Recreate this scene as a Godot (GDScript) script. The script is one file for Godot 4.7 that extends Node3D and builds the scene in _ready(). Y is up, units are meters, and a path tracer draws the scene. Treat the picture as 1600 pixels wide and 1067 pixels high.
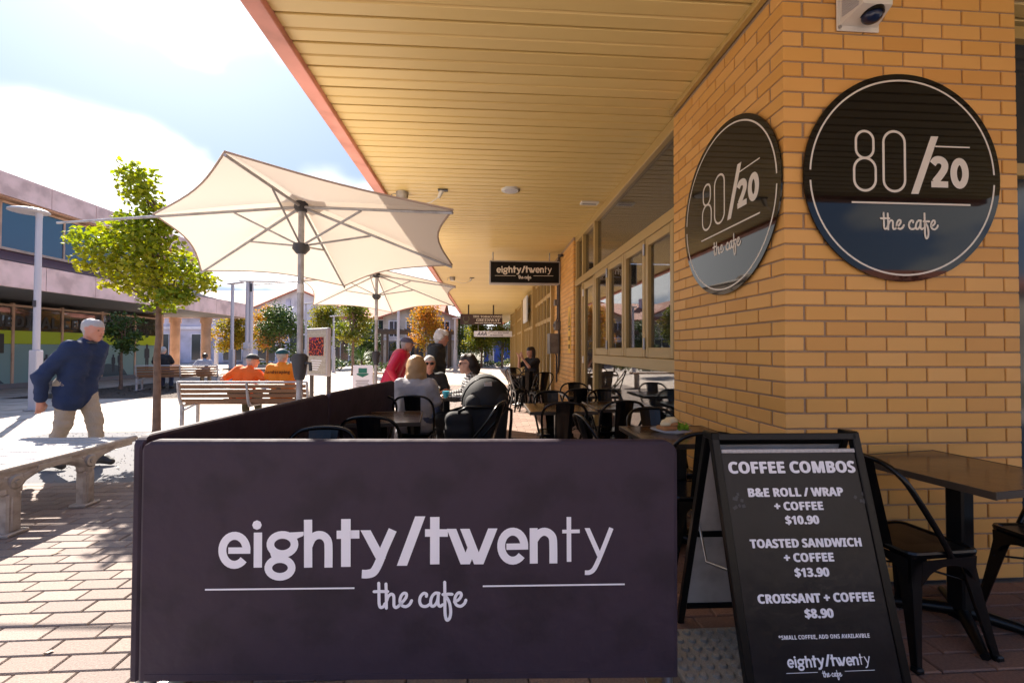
extends Node3D
# Street cafe under an awning, seen along the shopfront. y up, metres, the shopfront runs along -Z.
var rng := RandomNumberGenerator.new()
var M := {}
var used := {}
const CAM := Vector3(0, 1.3, 0)
const SUN := Vector3(-0.72, 1.0, -0.92)   # towards the sun
const WX := 1.67      # face of the brick pillars
const ZC := -2.34     # the pillar's face towards the camera
const SOF := 3.415    # soffit height

class MB:
	var v := PackedVector3Array()
	var n := PackedVector3Array()
	var c := PackedColorArray()
	var u := PackedVector2Array()
	var col := Color(1, 1, 1)
	var colored := false
	var has_uv := false
	func tri(a: Vector3, b: Vector3, d: Vector3) -> void:
		var k := (d - a).cross(b - a).normalized()
		v.append(a); v.append(b); v.append(d)
		n.append(k); n.append(k); n.append(k)
		if colored:
			c.append(col); c.append(col); c.append(col)
		if has_uv:
			u.append(Vector2.ZERO); u.append(Vector2.ZERO); u.append(Vector2.ZERO)
	func quad(a: Vector3, b: Vector3, d: Vector3, e: Vector3) -> void:
		tri(a, b, d); tri(a, d, e)
	func quad_uv(a: Vector3, b: Vector3, d: Vector3, e: Vector3) -> void:
		has_uv = true
		var k := (d - a).cross(b - a).normalized()
		for p in [a, b, d, a, d, e]:
			v.append(p); n.append(k)
		for q in [Vector2(0, 0), Vector2(1, 0), Vector2(1, 1), Vector2(0, 0), Vector2(1, 1), Vector2(0, 1)]:
			u.append(q)
	func stri(a: Vector3, b: Vector3, d: Vector3, na: Vector3, nb: Vector3, nd: Vector3) -> void:
		v.append(a); v.append(b); v.append(d)
		n.append(na); n.append(nb); n.append(nd)
		if colored:
			c.append(col); c.append(col); c.append(col)
	func mesh() -> ArrayMesh:
		var a := []
		a.resize(Mesh.ARRAY_MAX)
		a[Mesh.ARRAY_VERTEX] = v
		a[Mesh.ARRAY_NORMAL] = n
		if colored: a[Mesh.ARRAY_COLOR] = c
		if has_uv: a[Mesh.ARRAY_TEX_UV] = u
		var m := ArrayMesh.new()
		m.add_surface_from_arrays(Mesh.PRIMITIVE_TRIANGLES, a)
		return m
	# box with chamfered edges
	func box(at: Vector3, s: Vector3, bv := 0.0, b := Basis()) -> void:
		var h := s * 0.5
		if bv <= 0.0:
			var p := []
			for i in 8:
				p.append(at + b * Vector3(h.x if i & 1 else -h.x, h.y if i & 2 else -h.y, h.z if i & 4 else -h.z))
			quad(p[4], p[6], p[7], p[5]); quad(p[1], p[3], p[2], p[0])
			quad(p[5], p[7], p[3], p[1]); quad(p[0], p[2], p[6], p[4])
			quad(p[2], p[3], p[7], p[6]); quad(p[0], p[4], p[5], p[1])
			return
		var P := {}
		for i in 8:
			var sg := Vector3(1 if i & 1 else -1, 1 if i & 2 else -1, 1 if i & 4 else -1)
			for ax in 3:
				var q := Vector3(h.x, h.y, h.z) - Vector3(bv, bv, bv)
				q[ax] += bv
				P[i * 3 + ax] = at + b * (q * sg)
		var quads := [[5, 7, 3, 1, 0], [0, 2, 6, 4, 0], [2, 3, 7, 6, 1], [0, 4, 5, 1, 1], [4, 6, 7, 5, 2], [1, 3, 2, 0, 2]]
		for q in quads:
			face(at, [P[q[0] * 3 + q[4]], P[q[1] * 3 + q[4]], P[q[2] * 3 + q[4]], P[q[3] * 3 + q[4]]])
		for e in [[0, 1, 1, 2], [2, 3, 1, 2], [4, 5, 1, 2], [6, 7, 1, 2], [0, 2, 0, 2], [1, 3, 0, 2], [4, 6, 0, 2], [5, 7, 0, 2], [0, 4, 0, 1], [1, 5, 0, 1], [2, 6, 0, 1], [3, 7, 0, 1]]:
			face(at, [P[e[0] * 3 + e[2]], P[e[1] * 3 + e[2]], P[e[1] * 3 + e[3]], P[e[0] * 3 + e[3]]])
		for i in 8:
			face(at, [P[i * 3], P[i * 3 + 1], P[i * 3 + 2]])
	# a flat polygon turned away from c0
	func face(c0: Vector3, p: Array) -> void:
		var mid := Vector3.ZERO
		for q in p: mid += q
		mid /= p.size()
		var k: Vector3 = (p[2] - p[0]).cross(p[1] - p[0])
		if k.dot(mid - c0) < 0: p.reverse()
		for i in range(1, p.size() - 1): tri(p[0], p[i], p[i + 1])
	# round tube through points
	func tube(pts: Array, rad, sides := 8, caps := true, flat := 1.0) -> void:
		var rings := []
		var up := Vector3.UP
		var N := pts.size()
		var side := Vector3.ZERO
		for i in N:
			var t: Vector3 = (pts[min(i + 1, N - 1)] - pts[max(i - 1, 0)]).normalized()
			if side == Vector3.ZERO:
				side = t.cross(up)
				if side.length() < 0.05: side = t.cross(Vector3.RIGHT)
			side = (side - t * side.dot(t)).normalized()
			var o := side.cross(t)
			var r: float = rad[i] if rad is Array else rad
			var ring := []
			for k in sides:
				var a := TAU * k / sides
				var d := side * cos(a) + o * sin(a) * flat
				ring.append([pts[i] + d * r, d.normalized()])
			rings.append(ring)
		for i in N - 1:
			for k in sides:
				var k2 := (k + 1) % sides
				var a = rings[i][k]; var b2 = rings[i][k2]; var d2 = rings[i + 1][k2]; var e = rings[i + 1][k]
				stri(a[0], b2[0], d2[0], a[1], b2[1], d2[1]); stri(a[0], d2[0], e[0], a[1], d2[1], e[1])
		if caps:
			for k in range(1, sides - 1):
				tri(rings[0][0][0], rings[0][k + 1][0], rings[0][k][0])
				tri(rings[N - 1][0][0], rings[N - 1][k][0], rings[N - 1][k + 1][0])
	# ellipsoid
	func ball(at: Vector3, r: Vector3, b := Basis(), seg := 12, y0 := -1.0, y1 := 1.0) -> void:
		var rows := maxi(3, seg / 2)
		for i in rows:
			var t0 := asin(lerpf(y0, y1, 0.0)) + (asin(y1) - asin(y0)) * i / rows
			var t1 := asin(y0) + (asin(y1) - asin(y0)) * (i + 1) / rows
			for k in seg:
				var a0 := TAU * k / seg
				var a1 := TAU * (k + 1) / seg
				var q := []
				for w in [[t0, a0], [t0, a1], [t1, a1], [t1, a0]]:
					var d := Vector3(cos(w[0]) * cos(w[1]), sin(w[0]), cos(w[0]) * sin(w[1]))
					q.append([at + b * (d * r), (b * (d / r)).normalized()])
				stri(q[0][0], q[1][0], q[2][0], q[0][1], q[1][1], q[2][1])
				stri(q[0][0], q[2][0], q[3][0], q[0][1], q[2][1], q[3][1])
	# flat outline in the plane of x (right) and y (up) at o, given thickness towards x cross y
	func slab(poly: PackedVector2Array, o: Vector3, x: Vector3, y: Vector3, th: float) -> void:
		var z := x.cross(y).normalized()
		var idx := Geometry2D.triangulate_polygon(poly)
		var cw := Geometry2D.is_polygon_clockwise(poly)
		var P := []
		for q in poly: P.append(o + x * q.x + y * q.y)
		for i in range(0, idx.size(), 3):
			var a: Vector3 = P[idx[i]]; var b: Vector3 = P[idx[i + 1]]; var d: Vector3 = P[idx[i + 2]]
			if (d - a).cross(b - a).dot(z) < 0:
				var t := b; b = d; d = t
			tri(a + z * th, b + z * th, d + z * th)
			tri(a, d, b)
		if th > 0.0:
			for i in P.size():
				var a: Vector3 = P[i]; var b: Vector3 = P[(i + 1) % P.size()]
				if cw: quad(a, b, b + z * th, a + z * th)
				else: quad(b, a, a + z * th, b + z * th)
	# ribbon of width w along 2D points, in the same plane
	func ribbon(pts: PackedVector2Array, w: float, o: Vector3, x: Vector3, y: Vector3, closed := false, caps := false) -> void:
		var N := pts.size()
		var L := []; var R := []
		for i in N:
			var a := pts[(i - 1 + N) % N] if (closed or i > 0) else pts[i]
			var d := pts[(i + 1) % N] if (closed or i < N - 1) else pts[i]
			var t1 := (pts[i] - a).normalized(); var t2 := (d - pts[i]).normalized()
			if t1 == Vector2.ZERO: t1 = t2
			if t2 == Vector2.ZERO: t2 = t1
			var t := (t1 + t2).normalized()
			var nn := Vector2(-t.y, t.x)
			var k := w * 0.5 / maxf(0.5, nn.dot(Vector2(-t1.y, t1.x)))
			L.append(pts[i] + nn * k); R.append(pts[i] - nn * k)
		var f := func(q: Vector2) -> Vector3: return o + x * q.x + y * q.y
		for i in (N if closed else N - 1):
			var j := (i + 1) % N
			quad(f.call(L[i]), f.call(L[j]), f.call(R[j]), f.call(R[i]))
		if caps:
			for e in [0, N - 1]:
				for k in 8:
					var a0 := TAU * k / 8; var a1 := TAU * (k + 1) / 8
					var z := x.cross(y).normalized() * (0.00006 if e == 0 else 0.00012)
					tri(f.call(pts[e]) + z, f.call(pts[e] + Vector2(cos(a1), sin(a1)) * w * 0.5) + z, f.call(pts[e] + Vector2(cos(a0), sin(a0)) * w * 0.5) + z)

func numbered(called: String) -> String:
	if not used.has(called):
		used[called] = 0
		return called
	used[called] += 1
	return "%s_%03d" % [called, used[called]]
func tag(o: Node, label: String, category: String, group := "") -> Node:
	o.set_meta("label", label); o.set_meta("category", category)
	if group: o.set_meta("group", group)
	return o
func thing(called: String, label: String, category: String, at := Vector3.ZERO, turn := 0.0, group := "") -> Node3D:
	var o := Node3D.new()
	o.name = numbered(called)
	add_child(o)
	o.position = at; o.rotation.y = turn
	tag(o, label, category, group)
	return o
func part(called: String, mb, mat: Material, parent: Node) -> MeshInstance3D:
	var o := MeshInstance3D.new()
	o.name = called if parent != self else numbered(called)
	o.mesh = mb.mesh() if mb is MB else mb
	o.material_override = mat
	parent.add_child(o, true)
	return o
func struct(called: String, mb, mat: Material) -> MeshInstance3D:
	var o := part(called, mb, mat, self)
	o.set_meta("kind", "structure")
	return o
func stuff(o: Node) -> Node:
	o.set_meta("kind", "stuff")
	return o
func copy(src: Node3D, at: Vector3, turn: float, label := "", group := "") -> Node3D:
	var r: Node3D = src.duplicate()
	var base := String(src.name)
	if base.length() > 4 and base[-4] == "_" and base.right(3).is_valid_int(): base = base.left(-4)
	r.name = numbered(base)
	add_child(r)
	r.position = at; r.rotation.y = turn
	if label: r.set_meta("label", label)
	if group: r.set_meta("group", group)
	return r
func one(f: Callable) -> MB:
	var m := MB.new()
	f.call(m)
	return m
func bxm(at: Vector3, s: Vector3, bv := 0.0, b := Basis()) -> MB:
	var m := MB.new()
	m.box(at, s, bv, b)
	return m
func tbm(pts: Array, r, sides := 8) -> MB:
	var m := MB.new()
	m.tube(pts, r, sides)
	return m
func lin(r: float, g: float, b: float) -> Color:
	return Color(r, g, b).linear_to_srgb()
func V(x: float, y: float, z: float) -> Vector3:
	return Vector3(x, y, z)

func noise_tex(freq: float, lo: Color, hi: Color, sd: int, size := 256, mid = null) -> NoiseTexture2D:
	var f := FastNoiseLite.new()
	f.seed = sd; f.frequency = freq; f.fractal_octaves = 5
	var g := Gradient.new()
	g.set_color(0, lo); g.set_color(1, hi)
	g.set_offset(0, 0.2); g.set_offset(1, 0.8)
	if mid != null: g.add_point(0.5, mid)
	var t := NoiseTexture2D.new()
	t.width = size; t.height = size; t.seamless = true; t.noise = f; t.color_ramp = g
	return t
func normal_tex(freq: float, sd: int, strength: float, size := 256) -> NoiseTexture2D:
	var f := FastNoiseLite.new()
	f.seed = sd; f.frequency = freq; f.fractal_octaves = 4
	var t := NoiseTexture2D.new()
	t.width = size; t.height = size; t.seamless = true; t.noise = f; t.as_normal_map = true; t.bump_strength = strength
	return t
var bump_fine: NoiseTexture2D
var bump_coarse: NoiseTexture2D
var tone_fine: NoiseTexture2D
var tone_coarse: NoiseTexture2D
# linear colour; grain = how far the surface is mottled, bump = relief, tile = repeats per metre
func mk(key: String, c: Color, rough := 0.7, grain := 0, bump := 0.0, tile := 2.0, metal := 0.0, spec := 0.5) -> StandardMaterial3D:
	var m := StandardMaterial3D.new()
	m.albedo_color = c.linear_to_srgb()
	m.roughness = rough; m.metallic = metal; m.metallic_specular = spec
	if grain or bump > 0.0:
		m.uv1_triplanar = true; m.uv1_world_triplanar = true
		m.uv1_scale = Vector3.ONE * tile
	if grain: m.albedo_texture = tone_fine if grain == 1 else tone_coarse
	if bump > 0.0:
		m.normal_enabled = true; m.normal_scale = bump
		m.normal_texture = bump_fine if grain != 2 else bump_coarse
	M[key] = m
	return m
func leafy(key: String, c: Color, through: Color, rough := 0.55) -> StandardMaterial3D:
	var m := StandardMaterial3D.new()
	m.albedo_color = c.linear_to_srgb(); m.vertex_color_use_as_albedo = true
	m.roughness = rough
	m.backlight_enabled = true; m.backlight = through
	m.cull_mode = BaseMaterial3D.CULL_DISABLED
	M[key] = m
	return m
func glass(key: String, c: Color, alpha: float, rough := 0.0, spec := 0.5) -> StandardMaterial3D:
	var m := StandardMaterial3D.new()
	var s := c.linear_to_srgb()
	s.a = alpha
	m.albedo_color = s
	m.transparency = BaseMaterial3D.TRANSPARENCY_ALPHA
	m.roughness = rough; m.metallic_specular = spec
	M[key] = m
	return m

func materials() -> void:
	tone_fine = noise_tex(0.06, Color(0.88, 0.88, 0.88), Color(1, 1, 1), 3)
	tone_coarse = noise_tex(0.012, Color(0.84, 0.83, 0.82), Color(1, 1, 1), 5, 256, Color(0.95, 0.95, 0.94))
	bump_fine = normal_tex(0.09, 7, 4.0)
	bump_coarse = normal_tex(0.02, 9, 5.0)
	for i in 6:
		var k: Array = [[0.68, 0.36, 0.092], [0.70, 0.375, 0.105], [0.66, 0.34, 0.082], [0.72, 0.39, 0.115], [0.675, 0.352, 0.095], [0.63, 0.318, 0.078]][i]
		mk("brick%d" % i, Color(k[0], k[1], k[2]), 0.6, 0, 0.10, 5.0)
	mk("mortar", Color(0.40, 0.28, 0.185), 0.9, 1, 0.5, 6.0)
	for i in 4:
		var k: Array = [[0.25, 0.195, 0.165], [0.225, 0.172, 0.148], [0.275, 0.215, 0.185], [0.215, 0.168, 0.148]][i]
		mk("paver%d" % i, Color(k[0], k[1], k[2]), 0.85, 1, 0.5, 5.0)
	for i in 3:
		var k: Array = [[0.23, 0.125, 0.09], [0.26, 0.145, 0.10], [0.19, 0.11, 0.085]][i]
		mk("redpaver%d" % i, Color(k[0], k[1], k[2]), 0.8, 1, 0.5, 5.0)
	for i in 3:
		var k: Array = [[0.29, 0.195, 0.15], [0.26, 0.175, 0.135], [0.32, 0.215, 0.165]][i]
		mk("brownpaver%d" % i, Color(k[0], k[1], k[2]), 0.85, 1, 0.5, 5.0)
	mk("greypaver", Color(0.30, 0.29, 0.28), 0.85, 1, 0.5, 5.0)
	mk("sand", Color(0.20, 0.165, 0.14), 0.95, 1, 0.4, 6.0)
	mk("plaza", Color(0.50, 0.42, 0.36), 0.85, 2, 0.2, 0.7)
	mk("earth", Color(0.20, 0.18, 0.13), 0.95, 2, 0.2, 0.3)
	mk("gravel", Color(0.17, 0.17, 0.18), 0.95, 1, 0.6, 8.0)
	mk("mulch", Color(0.085, 0.06, 0.045), 0.95, 1, 0.9, 6.0)
	mk("tactile", Color(0.30, 0.28, 0.25), 0.75, 1, 0.4, 8.0)
	for i in 3:
		var k: Array = [[0.71, 0.52, 0.20], [0.69, 0.505, 0.195], [0.73, 0.54, 0.215]][i]
		mk("soffit%d" % i, Color(k[0], k[1], k[2]), 0.42)
	mk("soffit_back", Color(0.10, 0.07, 0.03), 0.8)
	mk("fascia", Color(0.74, 0.30, 0.24), 0.5, 2, 0.05, 0.5)
	mk("trim", Color(0.50, 0.33, 0.10), 0.42, 2, 0.0, 0.6)
	mk("frame", Color(0.43, 0.29, 0.10), 0.40)
	mk("black", Color(0.005, 0.005, 0.0055), 0.3, 0, 0.0, 1.0, 0.0, 0.35)
	mk("black_metal", Color(0.0045, 0.0045, 0.005), 0.24, 0, 0.0, 1.0, 0.0, 0.4)
	mk("sign_black", Color(0.006, 0.0055, 0.005), 0.03, 0, 0.0, 1.0, 0.0, 0.42)
	mk("matt_black", Color(0.007, 0.006, 0.0055), 0.5, 0, 0.0, 1.0, 0.0, 0.3)
	mk("poster_black", Color(0.010, 0.0095, 0.013), 0.3, 2, 0.10, 1.5, 0.0, 0.4)
	mk("tobacco", Color(0.035, 0.012, 0.008), 0.4)
	mk("print_white", Color(0.84, 0.825, 0.87), 0.5)
	mk("print_cream", Color(0.70, 0.65, 0.58), 0.5)
	mk("print_navy", Color(0.03, 0.03, 0.09), 0.5)
	mk("white", Color(0.72, 0.70, 0.67), 0.4)
	mk("white_plastic", Color(0.70, 0.66, 0.60), 0.45)
	mk("board_back", Color(0.52, 0.49, 0.47), 0.5, 2, 0.0, 1.5)
	mk("barrier", Color(0.033, 0.0180, 0.033), 0.72, 2, 0.30, 1.3)
	M.barrier.albedo_texture = noise_tex(0.010, Color(0.80, 0.78, 0.80), Color(1, 1, 1), 77, 256, Color(0.97, 0.97, 0.97))
	mk("steel", Color(0.42, 0.42, 0.43), 0.32, 1, 0.05, 3.0, 0.9)
	mk("galv", Color(0.46, 0.45, 0.46), 0.5, 2, 0.05, 2.0, 0.35)
	mk("alu", Color(0.46, 0.44, 0.44), 0.45, 1, 0.05, 4.0, 0.3)
	mk("cast", Color(0.40, 0.36, 0.33), 0.5, 2, 0.03, 3.0, 0.2)
	mk("lamp_grey", Color(0.46, 0.45, 0.48), 0.45)
	mk("dark_grey", Color(0.045, 0.045, 0.05), 0.45)
	mk("box_grey", Color(0.16, 0.14, 0.125), 0.5, 2, 0.0, 2.0)
	mk("conduit", Color(0.045, 0.03, 0.022), 0.5)
	mk("blue_glass", Color(0.01, 0.02, 0.06), 0.08)
	mk("wood_slat", Color(0.26, 0.125, 0.055), 0.55, 1, 0.15, 5.0)
	mk("wood_slat_dark", Color(0.17, 0.085, 0.04), 0.55, 1, 0.15, 5.0)
	mk("table_brown", Color(0.085, 0.045, 0.020), 0.16, 2, 0.06, 2.0)
	mk("table_edge", Color(0.04, 0.028, 0.02), 0.4)
	mk("trunk", Color(0.20, 0.125, 0.085), 0.9, 2, 0.8, 3.0)
	mk("trunk_dark", Color(0.10, 0.07, 0.05), 0.9, 1, 0.5, 3.0)
	mk("pink_panel", Color(0.80, 0.58, 0.54), 0.55, 2, 0.0, 0.4)
	mk("pink_wall", Color(0.66, 0.44, 0.31), 0.6, 2, 0.0, 0.4)
	mk("maroon", Color(0.10, 0.022, 0.028), 0.5)
	mk("soffit_grey", Color(0.20, 0.19, 0.19), 0.7)
	mk("lime", Color(0.42, 0.54, 0.005), 0.5)
	mk("teal_film", Color(0.20, 0.33, 0.32), 0.45)
	mk("teal_dark", Color(0.035, 0.075, 0.10), 0.45)
	mk("film_dark", Color(0.02, 0.03, 0.05), 0.5)
	mk("screen_black", Color(0.015, 0.015, 0.017), 0.3)
	mk("lilac", Color(0.47, 0.46, 0.58), 0.8, 2, 0.0, 0.2)
	mk("lilac_white", Color(0.62, 0.61, 0.68), 0.8, 2, 0.0, 0.2)
	mk("beige_wall", Color(0.48, 0.42, 0.36), 0.8, 2, 0.0, 0.2)
	mk("terracotta", Color(0.42, 0.145, 0.085), 0.8, 1, 0.5, 1.5)
	mk("window_dark", Color(0.02, 0.025, 0.035), 0.08)
	mk("upper_glass", Color(0.008, 0.06, 0.11), 0.04, 0, 0.0, 1.0, 0.0, 0.9)
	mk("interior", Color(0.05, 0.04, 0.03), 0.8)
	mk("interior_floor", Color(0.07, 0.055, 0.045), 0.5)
	mk("blue_hoard", Color(0.02, 0.06, 0.30), 0.6)
	mk("concrete", Color(0.40, 0.38, 0.35), 0.85, 2, 0.2, 1.0)
	mk("yellow", Color(0.75, 0.42, 0.01), 0.5)
	mk("skin", Color(0.50, 0.27, 0.19), 0.5)
	mk("skin_red", Color(0.50, 0.23, 0.16), 0.5)
	mk("eye", Color(0.02, 0.015, 0.01), 0.2)
	mk("navy_knit", Color(0.012, 0.028, 0.085), 0.9, 1, 0.4, 8.0)
	mk("khaki", Color(0.42, 0.345, 0.26), 0.85, 1, 0.3, 6.0)
	mk("orange", Color(0.92, 0.15, 0.014), 0.8, 1, 0.2, 6.0)
	mk("orange_bright", Color(0.92, 0.26, 0.01), 0.8, 1, 0.2, 6.0)
	mk("red_puffer", Color(0.62, 0.012, 0.055), 0.4, 0, 0.0)
	mk("charcoal", Color(0.035, 0.04, 0.046), 0.9, 1, 0.3, 8.0)
	mk("grey_knit", Color(0.36, 0.36, 0.40), 0.9, 1, 0.3, 8.0)
	mk("black_cloth", Color(0.012, 0.013, 0.017), 0.85, 1, 0.2, 8.0)
	mk("camo", Color(0.07, 0.065, 0.035), 0.9, 2, 0.2, 9.0)
	mk("teal_cap", Color(0.008, 0.07, 0.085), 0.8)
	mk("cap_dark", Color(0.03, 0.035, 0.035), 0.8)
	mk("cap_mauve", Color(0.10, 0.085, 0.12), 0.8)
	mk("white_hair", Color(0.72, 0.68, 0.64), 0.7, 1, 0.5, 12.0)
	mk("grey_hair", Color(0.45, 0.42, 0.40), 0.7, 1, 0.5, 12.0)
	mk("blonde_hair", Color(0.42, 0.255, 0.115), 0.5, 1, 0.6, 14.0)
	mk("dark_hair", Color(0.025, 0.015, 0.012), 0.45, 1, 0.5, 14.0)
	mk("denim", Color(0.04, 0.06, 0.13), 0.85, 1, 0.3, 8.0)
	mk("pram_cloth", Color(0.008, 0.009, 0.012), 0.8, 1, 0.3, 8.0)
	mk("shoe", Color(0.03, 0.025, 0.022), 0.6)
	mk("plate", Color(0.42, 0.42, 0.45), 0.25)
	mk("bread", Color(0.40, 0.19, 0.07), 0.8, 1, 0.8, 14.0)
	mk("cream", Color(0.80, 0.68, 0.42), 0.6, 1, 0.6, 14.0)
	mk("salad", Color(0.22, 0.42, 0.02), 0.6, 1, 0.8, 14.0)
	mk("cup_teal", Color(0.02, 0.30, 0.42), 0.4)
	mk("cup_kraft", Color(0.40, 0.24, 0.12), 0.7)
	mk("green_print", Color(0.02, 0.16, 0.11), 0.6)
	mk("green_bottle", Color(0.01, 0.18, 0.13), 0.2)
	mk("paper", Color(0.78, 0.76, 0.74), 0.8)
	glass("pane", Color(0.03, 0.03, 0.03), 0.35, 0.0, 0.9)
	glass("pane_far", Color(0.05, 0.045, 0.03), 0.45, 0.02, 0.7)
	glass("pane_shop", Color(0.06, 0.065, 0.065), 0.45, 0.02, 0.7)
	leafy("leaf", Color(1, 1, 1), Color(1.0, 1.0, 0.35))
	leafy("leaf_dark", Color(1, 1, 1), Color(0.55, 0.6, 0.25))
	var um := StandardMaterial3D.new()
	um.albedo_color = lin(0.74, 0.69, 0.625); um.roughness = 0.85
	um.backlight_enabled = true; um.backlight = Color(0.62, 0.58, 0.53)
	um.cull_mode = BaseMaterial3D.CULL_DISABLED
	M["canvas"] = um
	# navy and white stripes: dyed cloth
	var im := Image.create(8, 64, false, Image.FORMAT_RGB8)
	for y in 64:
		for x in 8:
			im.set_pixel(x, y, Color(0.75, 0.74, 0.73) if (y % 16) < 7 else Color(0.07, 0.07, 0.09))
	var st := StandardMaterial3D.new()
	st.albedo_texture = ImageTexture.create_from_image(im)
	st.uv1_triplanar = true; st.uv1_scale = V(8, 8, 8); st.roughness = 0.9
	M["striped"] = st
func _ready() -> void:
	rng.seed = 20240
	camera_sky_sun()
	materials()
	ground()
	awning()
	near_pillar()
	shopfront()
	far_pillar()
	far_shopfront()
	left_building()
	far_buildings()
	behind_buildings()
	trees()
	signs()
	ceiling_fittings()
	umbrellas()
	barriers()
	menu_board()
	furniture()
	street_furniture()
	people()
	small_things()

func camera_sky_sun() -> void:
	var cam := Camera3D.new()
	cam.name = "camera"
	cam.position = CAM
	cam.rotation_degrees = V(0.97, -3.6, 0.19)
	cam.fov = 75.75
	cam.near = 0.05; cam.far = 900.0
	add_child(cam)
	cam.current = true
	var sun := DirectionalLight3D.new()
	sun.name = "sun"
	sun.light_energy = 1.6
	sun.light_color = Color(1.0, 0.955, 0.90)
	sun.light_angular_distance = 0.5
	sun.shadow_enabled = true
	add_child(sun)
	sun.look_at_from_position(SUN * 50.0, Vector3.ZERO, Vector3.UP)
	var e := Environment.new()
	e.background_mode = Environment.BG_SKY
	var pano := PanoramaSkyMaterial.new()
	pano.panorama = ImageTexture.create_from_image(sky_image())
	pano.energy_multiplier = 1.0
	var sky := Sky.new()
	sky.sky_material = pano
	e.sky = sky
	e.tonemap_mode = Environment.TONE_MAPPER_LINEAR
	e.tonemap_exposure = 3.6
	e.sdfgi_enabled = true; e.ssao_enabled = true; e.ssil_enabled = true
	var we := WorldEnvironment.new()
	we.name = "world_environment"
	we.environment = e
	add_child(we)

# air and cumulus: blue above, pale to the horizon, paler round the sun, banks of white cloud
func sky_image() -> Image:
	var W := 1024
	var Hh := 512
	var im := Image.create(W, Hh, false, Image.FORMAT_RGBF)
	var f := FastNoiseLite.new()
	f.seed = 12; f.frequency = 1.7; f.fractal_octaves = 6; f.fractal_gain = 0.52
	var f2 := FastNoiseLite.new()
	f2.seed = 31; f2.frequency = 6.0; f2.fractal_octaves = 4
	var sd := SUN.normalized()
	for y in Hh:
		var t := PI * (y + 0.5) / Hh
		var dy := cos(t)
		var r := sin(t)
		for x in W:
			var a := TAU * (x + 0.5) / W
			var d := Vector3(sin(a) * r, dy, -cos(a) * r)
			var c: Color
			if dy < 0.0:
				c = Color(0.30, 0.29, 0.27)
			else:
				var k := pow(1.0 - dy, 3.0)
				c = Color(0.060, 0.13, 0.30).lerp(Color(0.21, 0.255, 0.31), k)
				var g := maxf(0.0, d.dot(sd))
				c = c.lerp(Color(0.155, 0.20, 0.270), 0.9 * smoothstep(0.2, 0.75, g)); c += Color(0.20, 0.19, 0.18) * pow(g, 20.0)
				var p := Vector3(d.x, dy * 1.9, d.z)
				var nz := f.get_noise_3dv(p * 1.25) + 0.22 * f2.get_noise_3dv(p)
				# cumulus stands in a belt above the horizon; one large bank lies over the plaza
				var front := maxf(0.0, Vector3(-0.62, 0, -0.78).dot(Vector3(d.x, 0, d.z).normalized()))
				var top := lerpf(0.20, 0.335, pow(front, 4.0)) + 0.10 * nz
				var m := smoothstep(-0.10, 0.10, nz + lerpf(-0.16, 0.30, pow(front, 2.0))) * (1.0 - smoothstep(top, top + 0.07, dy))
				m = maxf(m, 0.5 * smoothstep(0.18, 0.40, nz) * (1.0 - smoothstep(0.5, 0.7, dy)))
				var cl := Color(0.30, 0.31, 0.33).lerp(Color(0.52, 0.515, 0.51), clampf(0.25 + 0.75 * smoothstep(0.1, 0.8, g), 0, 1))
				c = c.lerp(cl, m)
			im.set_pixel(x, y, c)
	return im

# ------------------------------------------------------------------ ground
func sheet(x0: float, x1: float, z0: float, z1: float, y: float) -> MB:
	var m := MB.new()
	m.quad(V(x0, y, z0), V(x0, y, z1), V(x1, y, z1), V(x1, y, z0))
	return m
func paver_mesh(sx: float, sz: float) -> MB:
	var m := MB.new()
	paver_into(m, V(0, 0, 0), sx, sz)
	return m
func paver_into(m: MB, at: Vector3, sx: float, sz: float) -> void:
	var hx := sx / 2; var hz := sz / 2; var b := 0.005
	var t := [V(-hx + b, 0, -hz + b), V(hx - b, 0, -hz + b), V(hx - b, 0, hz - b), V(-hx + b, 0, hz - b)]
	var o := [V(-hx, -b, -hz), V(hx, -b, -hz), V(hx, -b, hz), V(-hx, -b, hz)]
	for i in 4:
		t[i] += at; o[i] += at
	m.quad(t[0], t[1], t[2], t[3])
	for i in 4:
		var j := (i + 1) % 4
		m.quad(o[i], o[j], t[j], t[i])
		m.quad(o[i] - V(0, 0.02, 0), o[j] - V(0, 0.02, 0), o[j], o[i])
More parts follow.
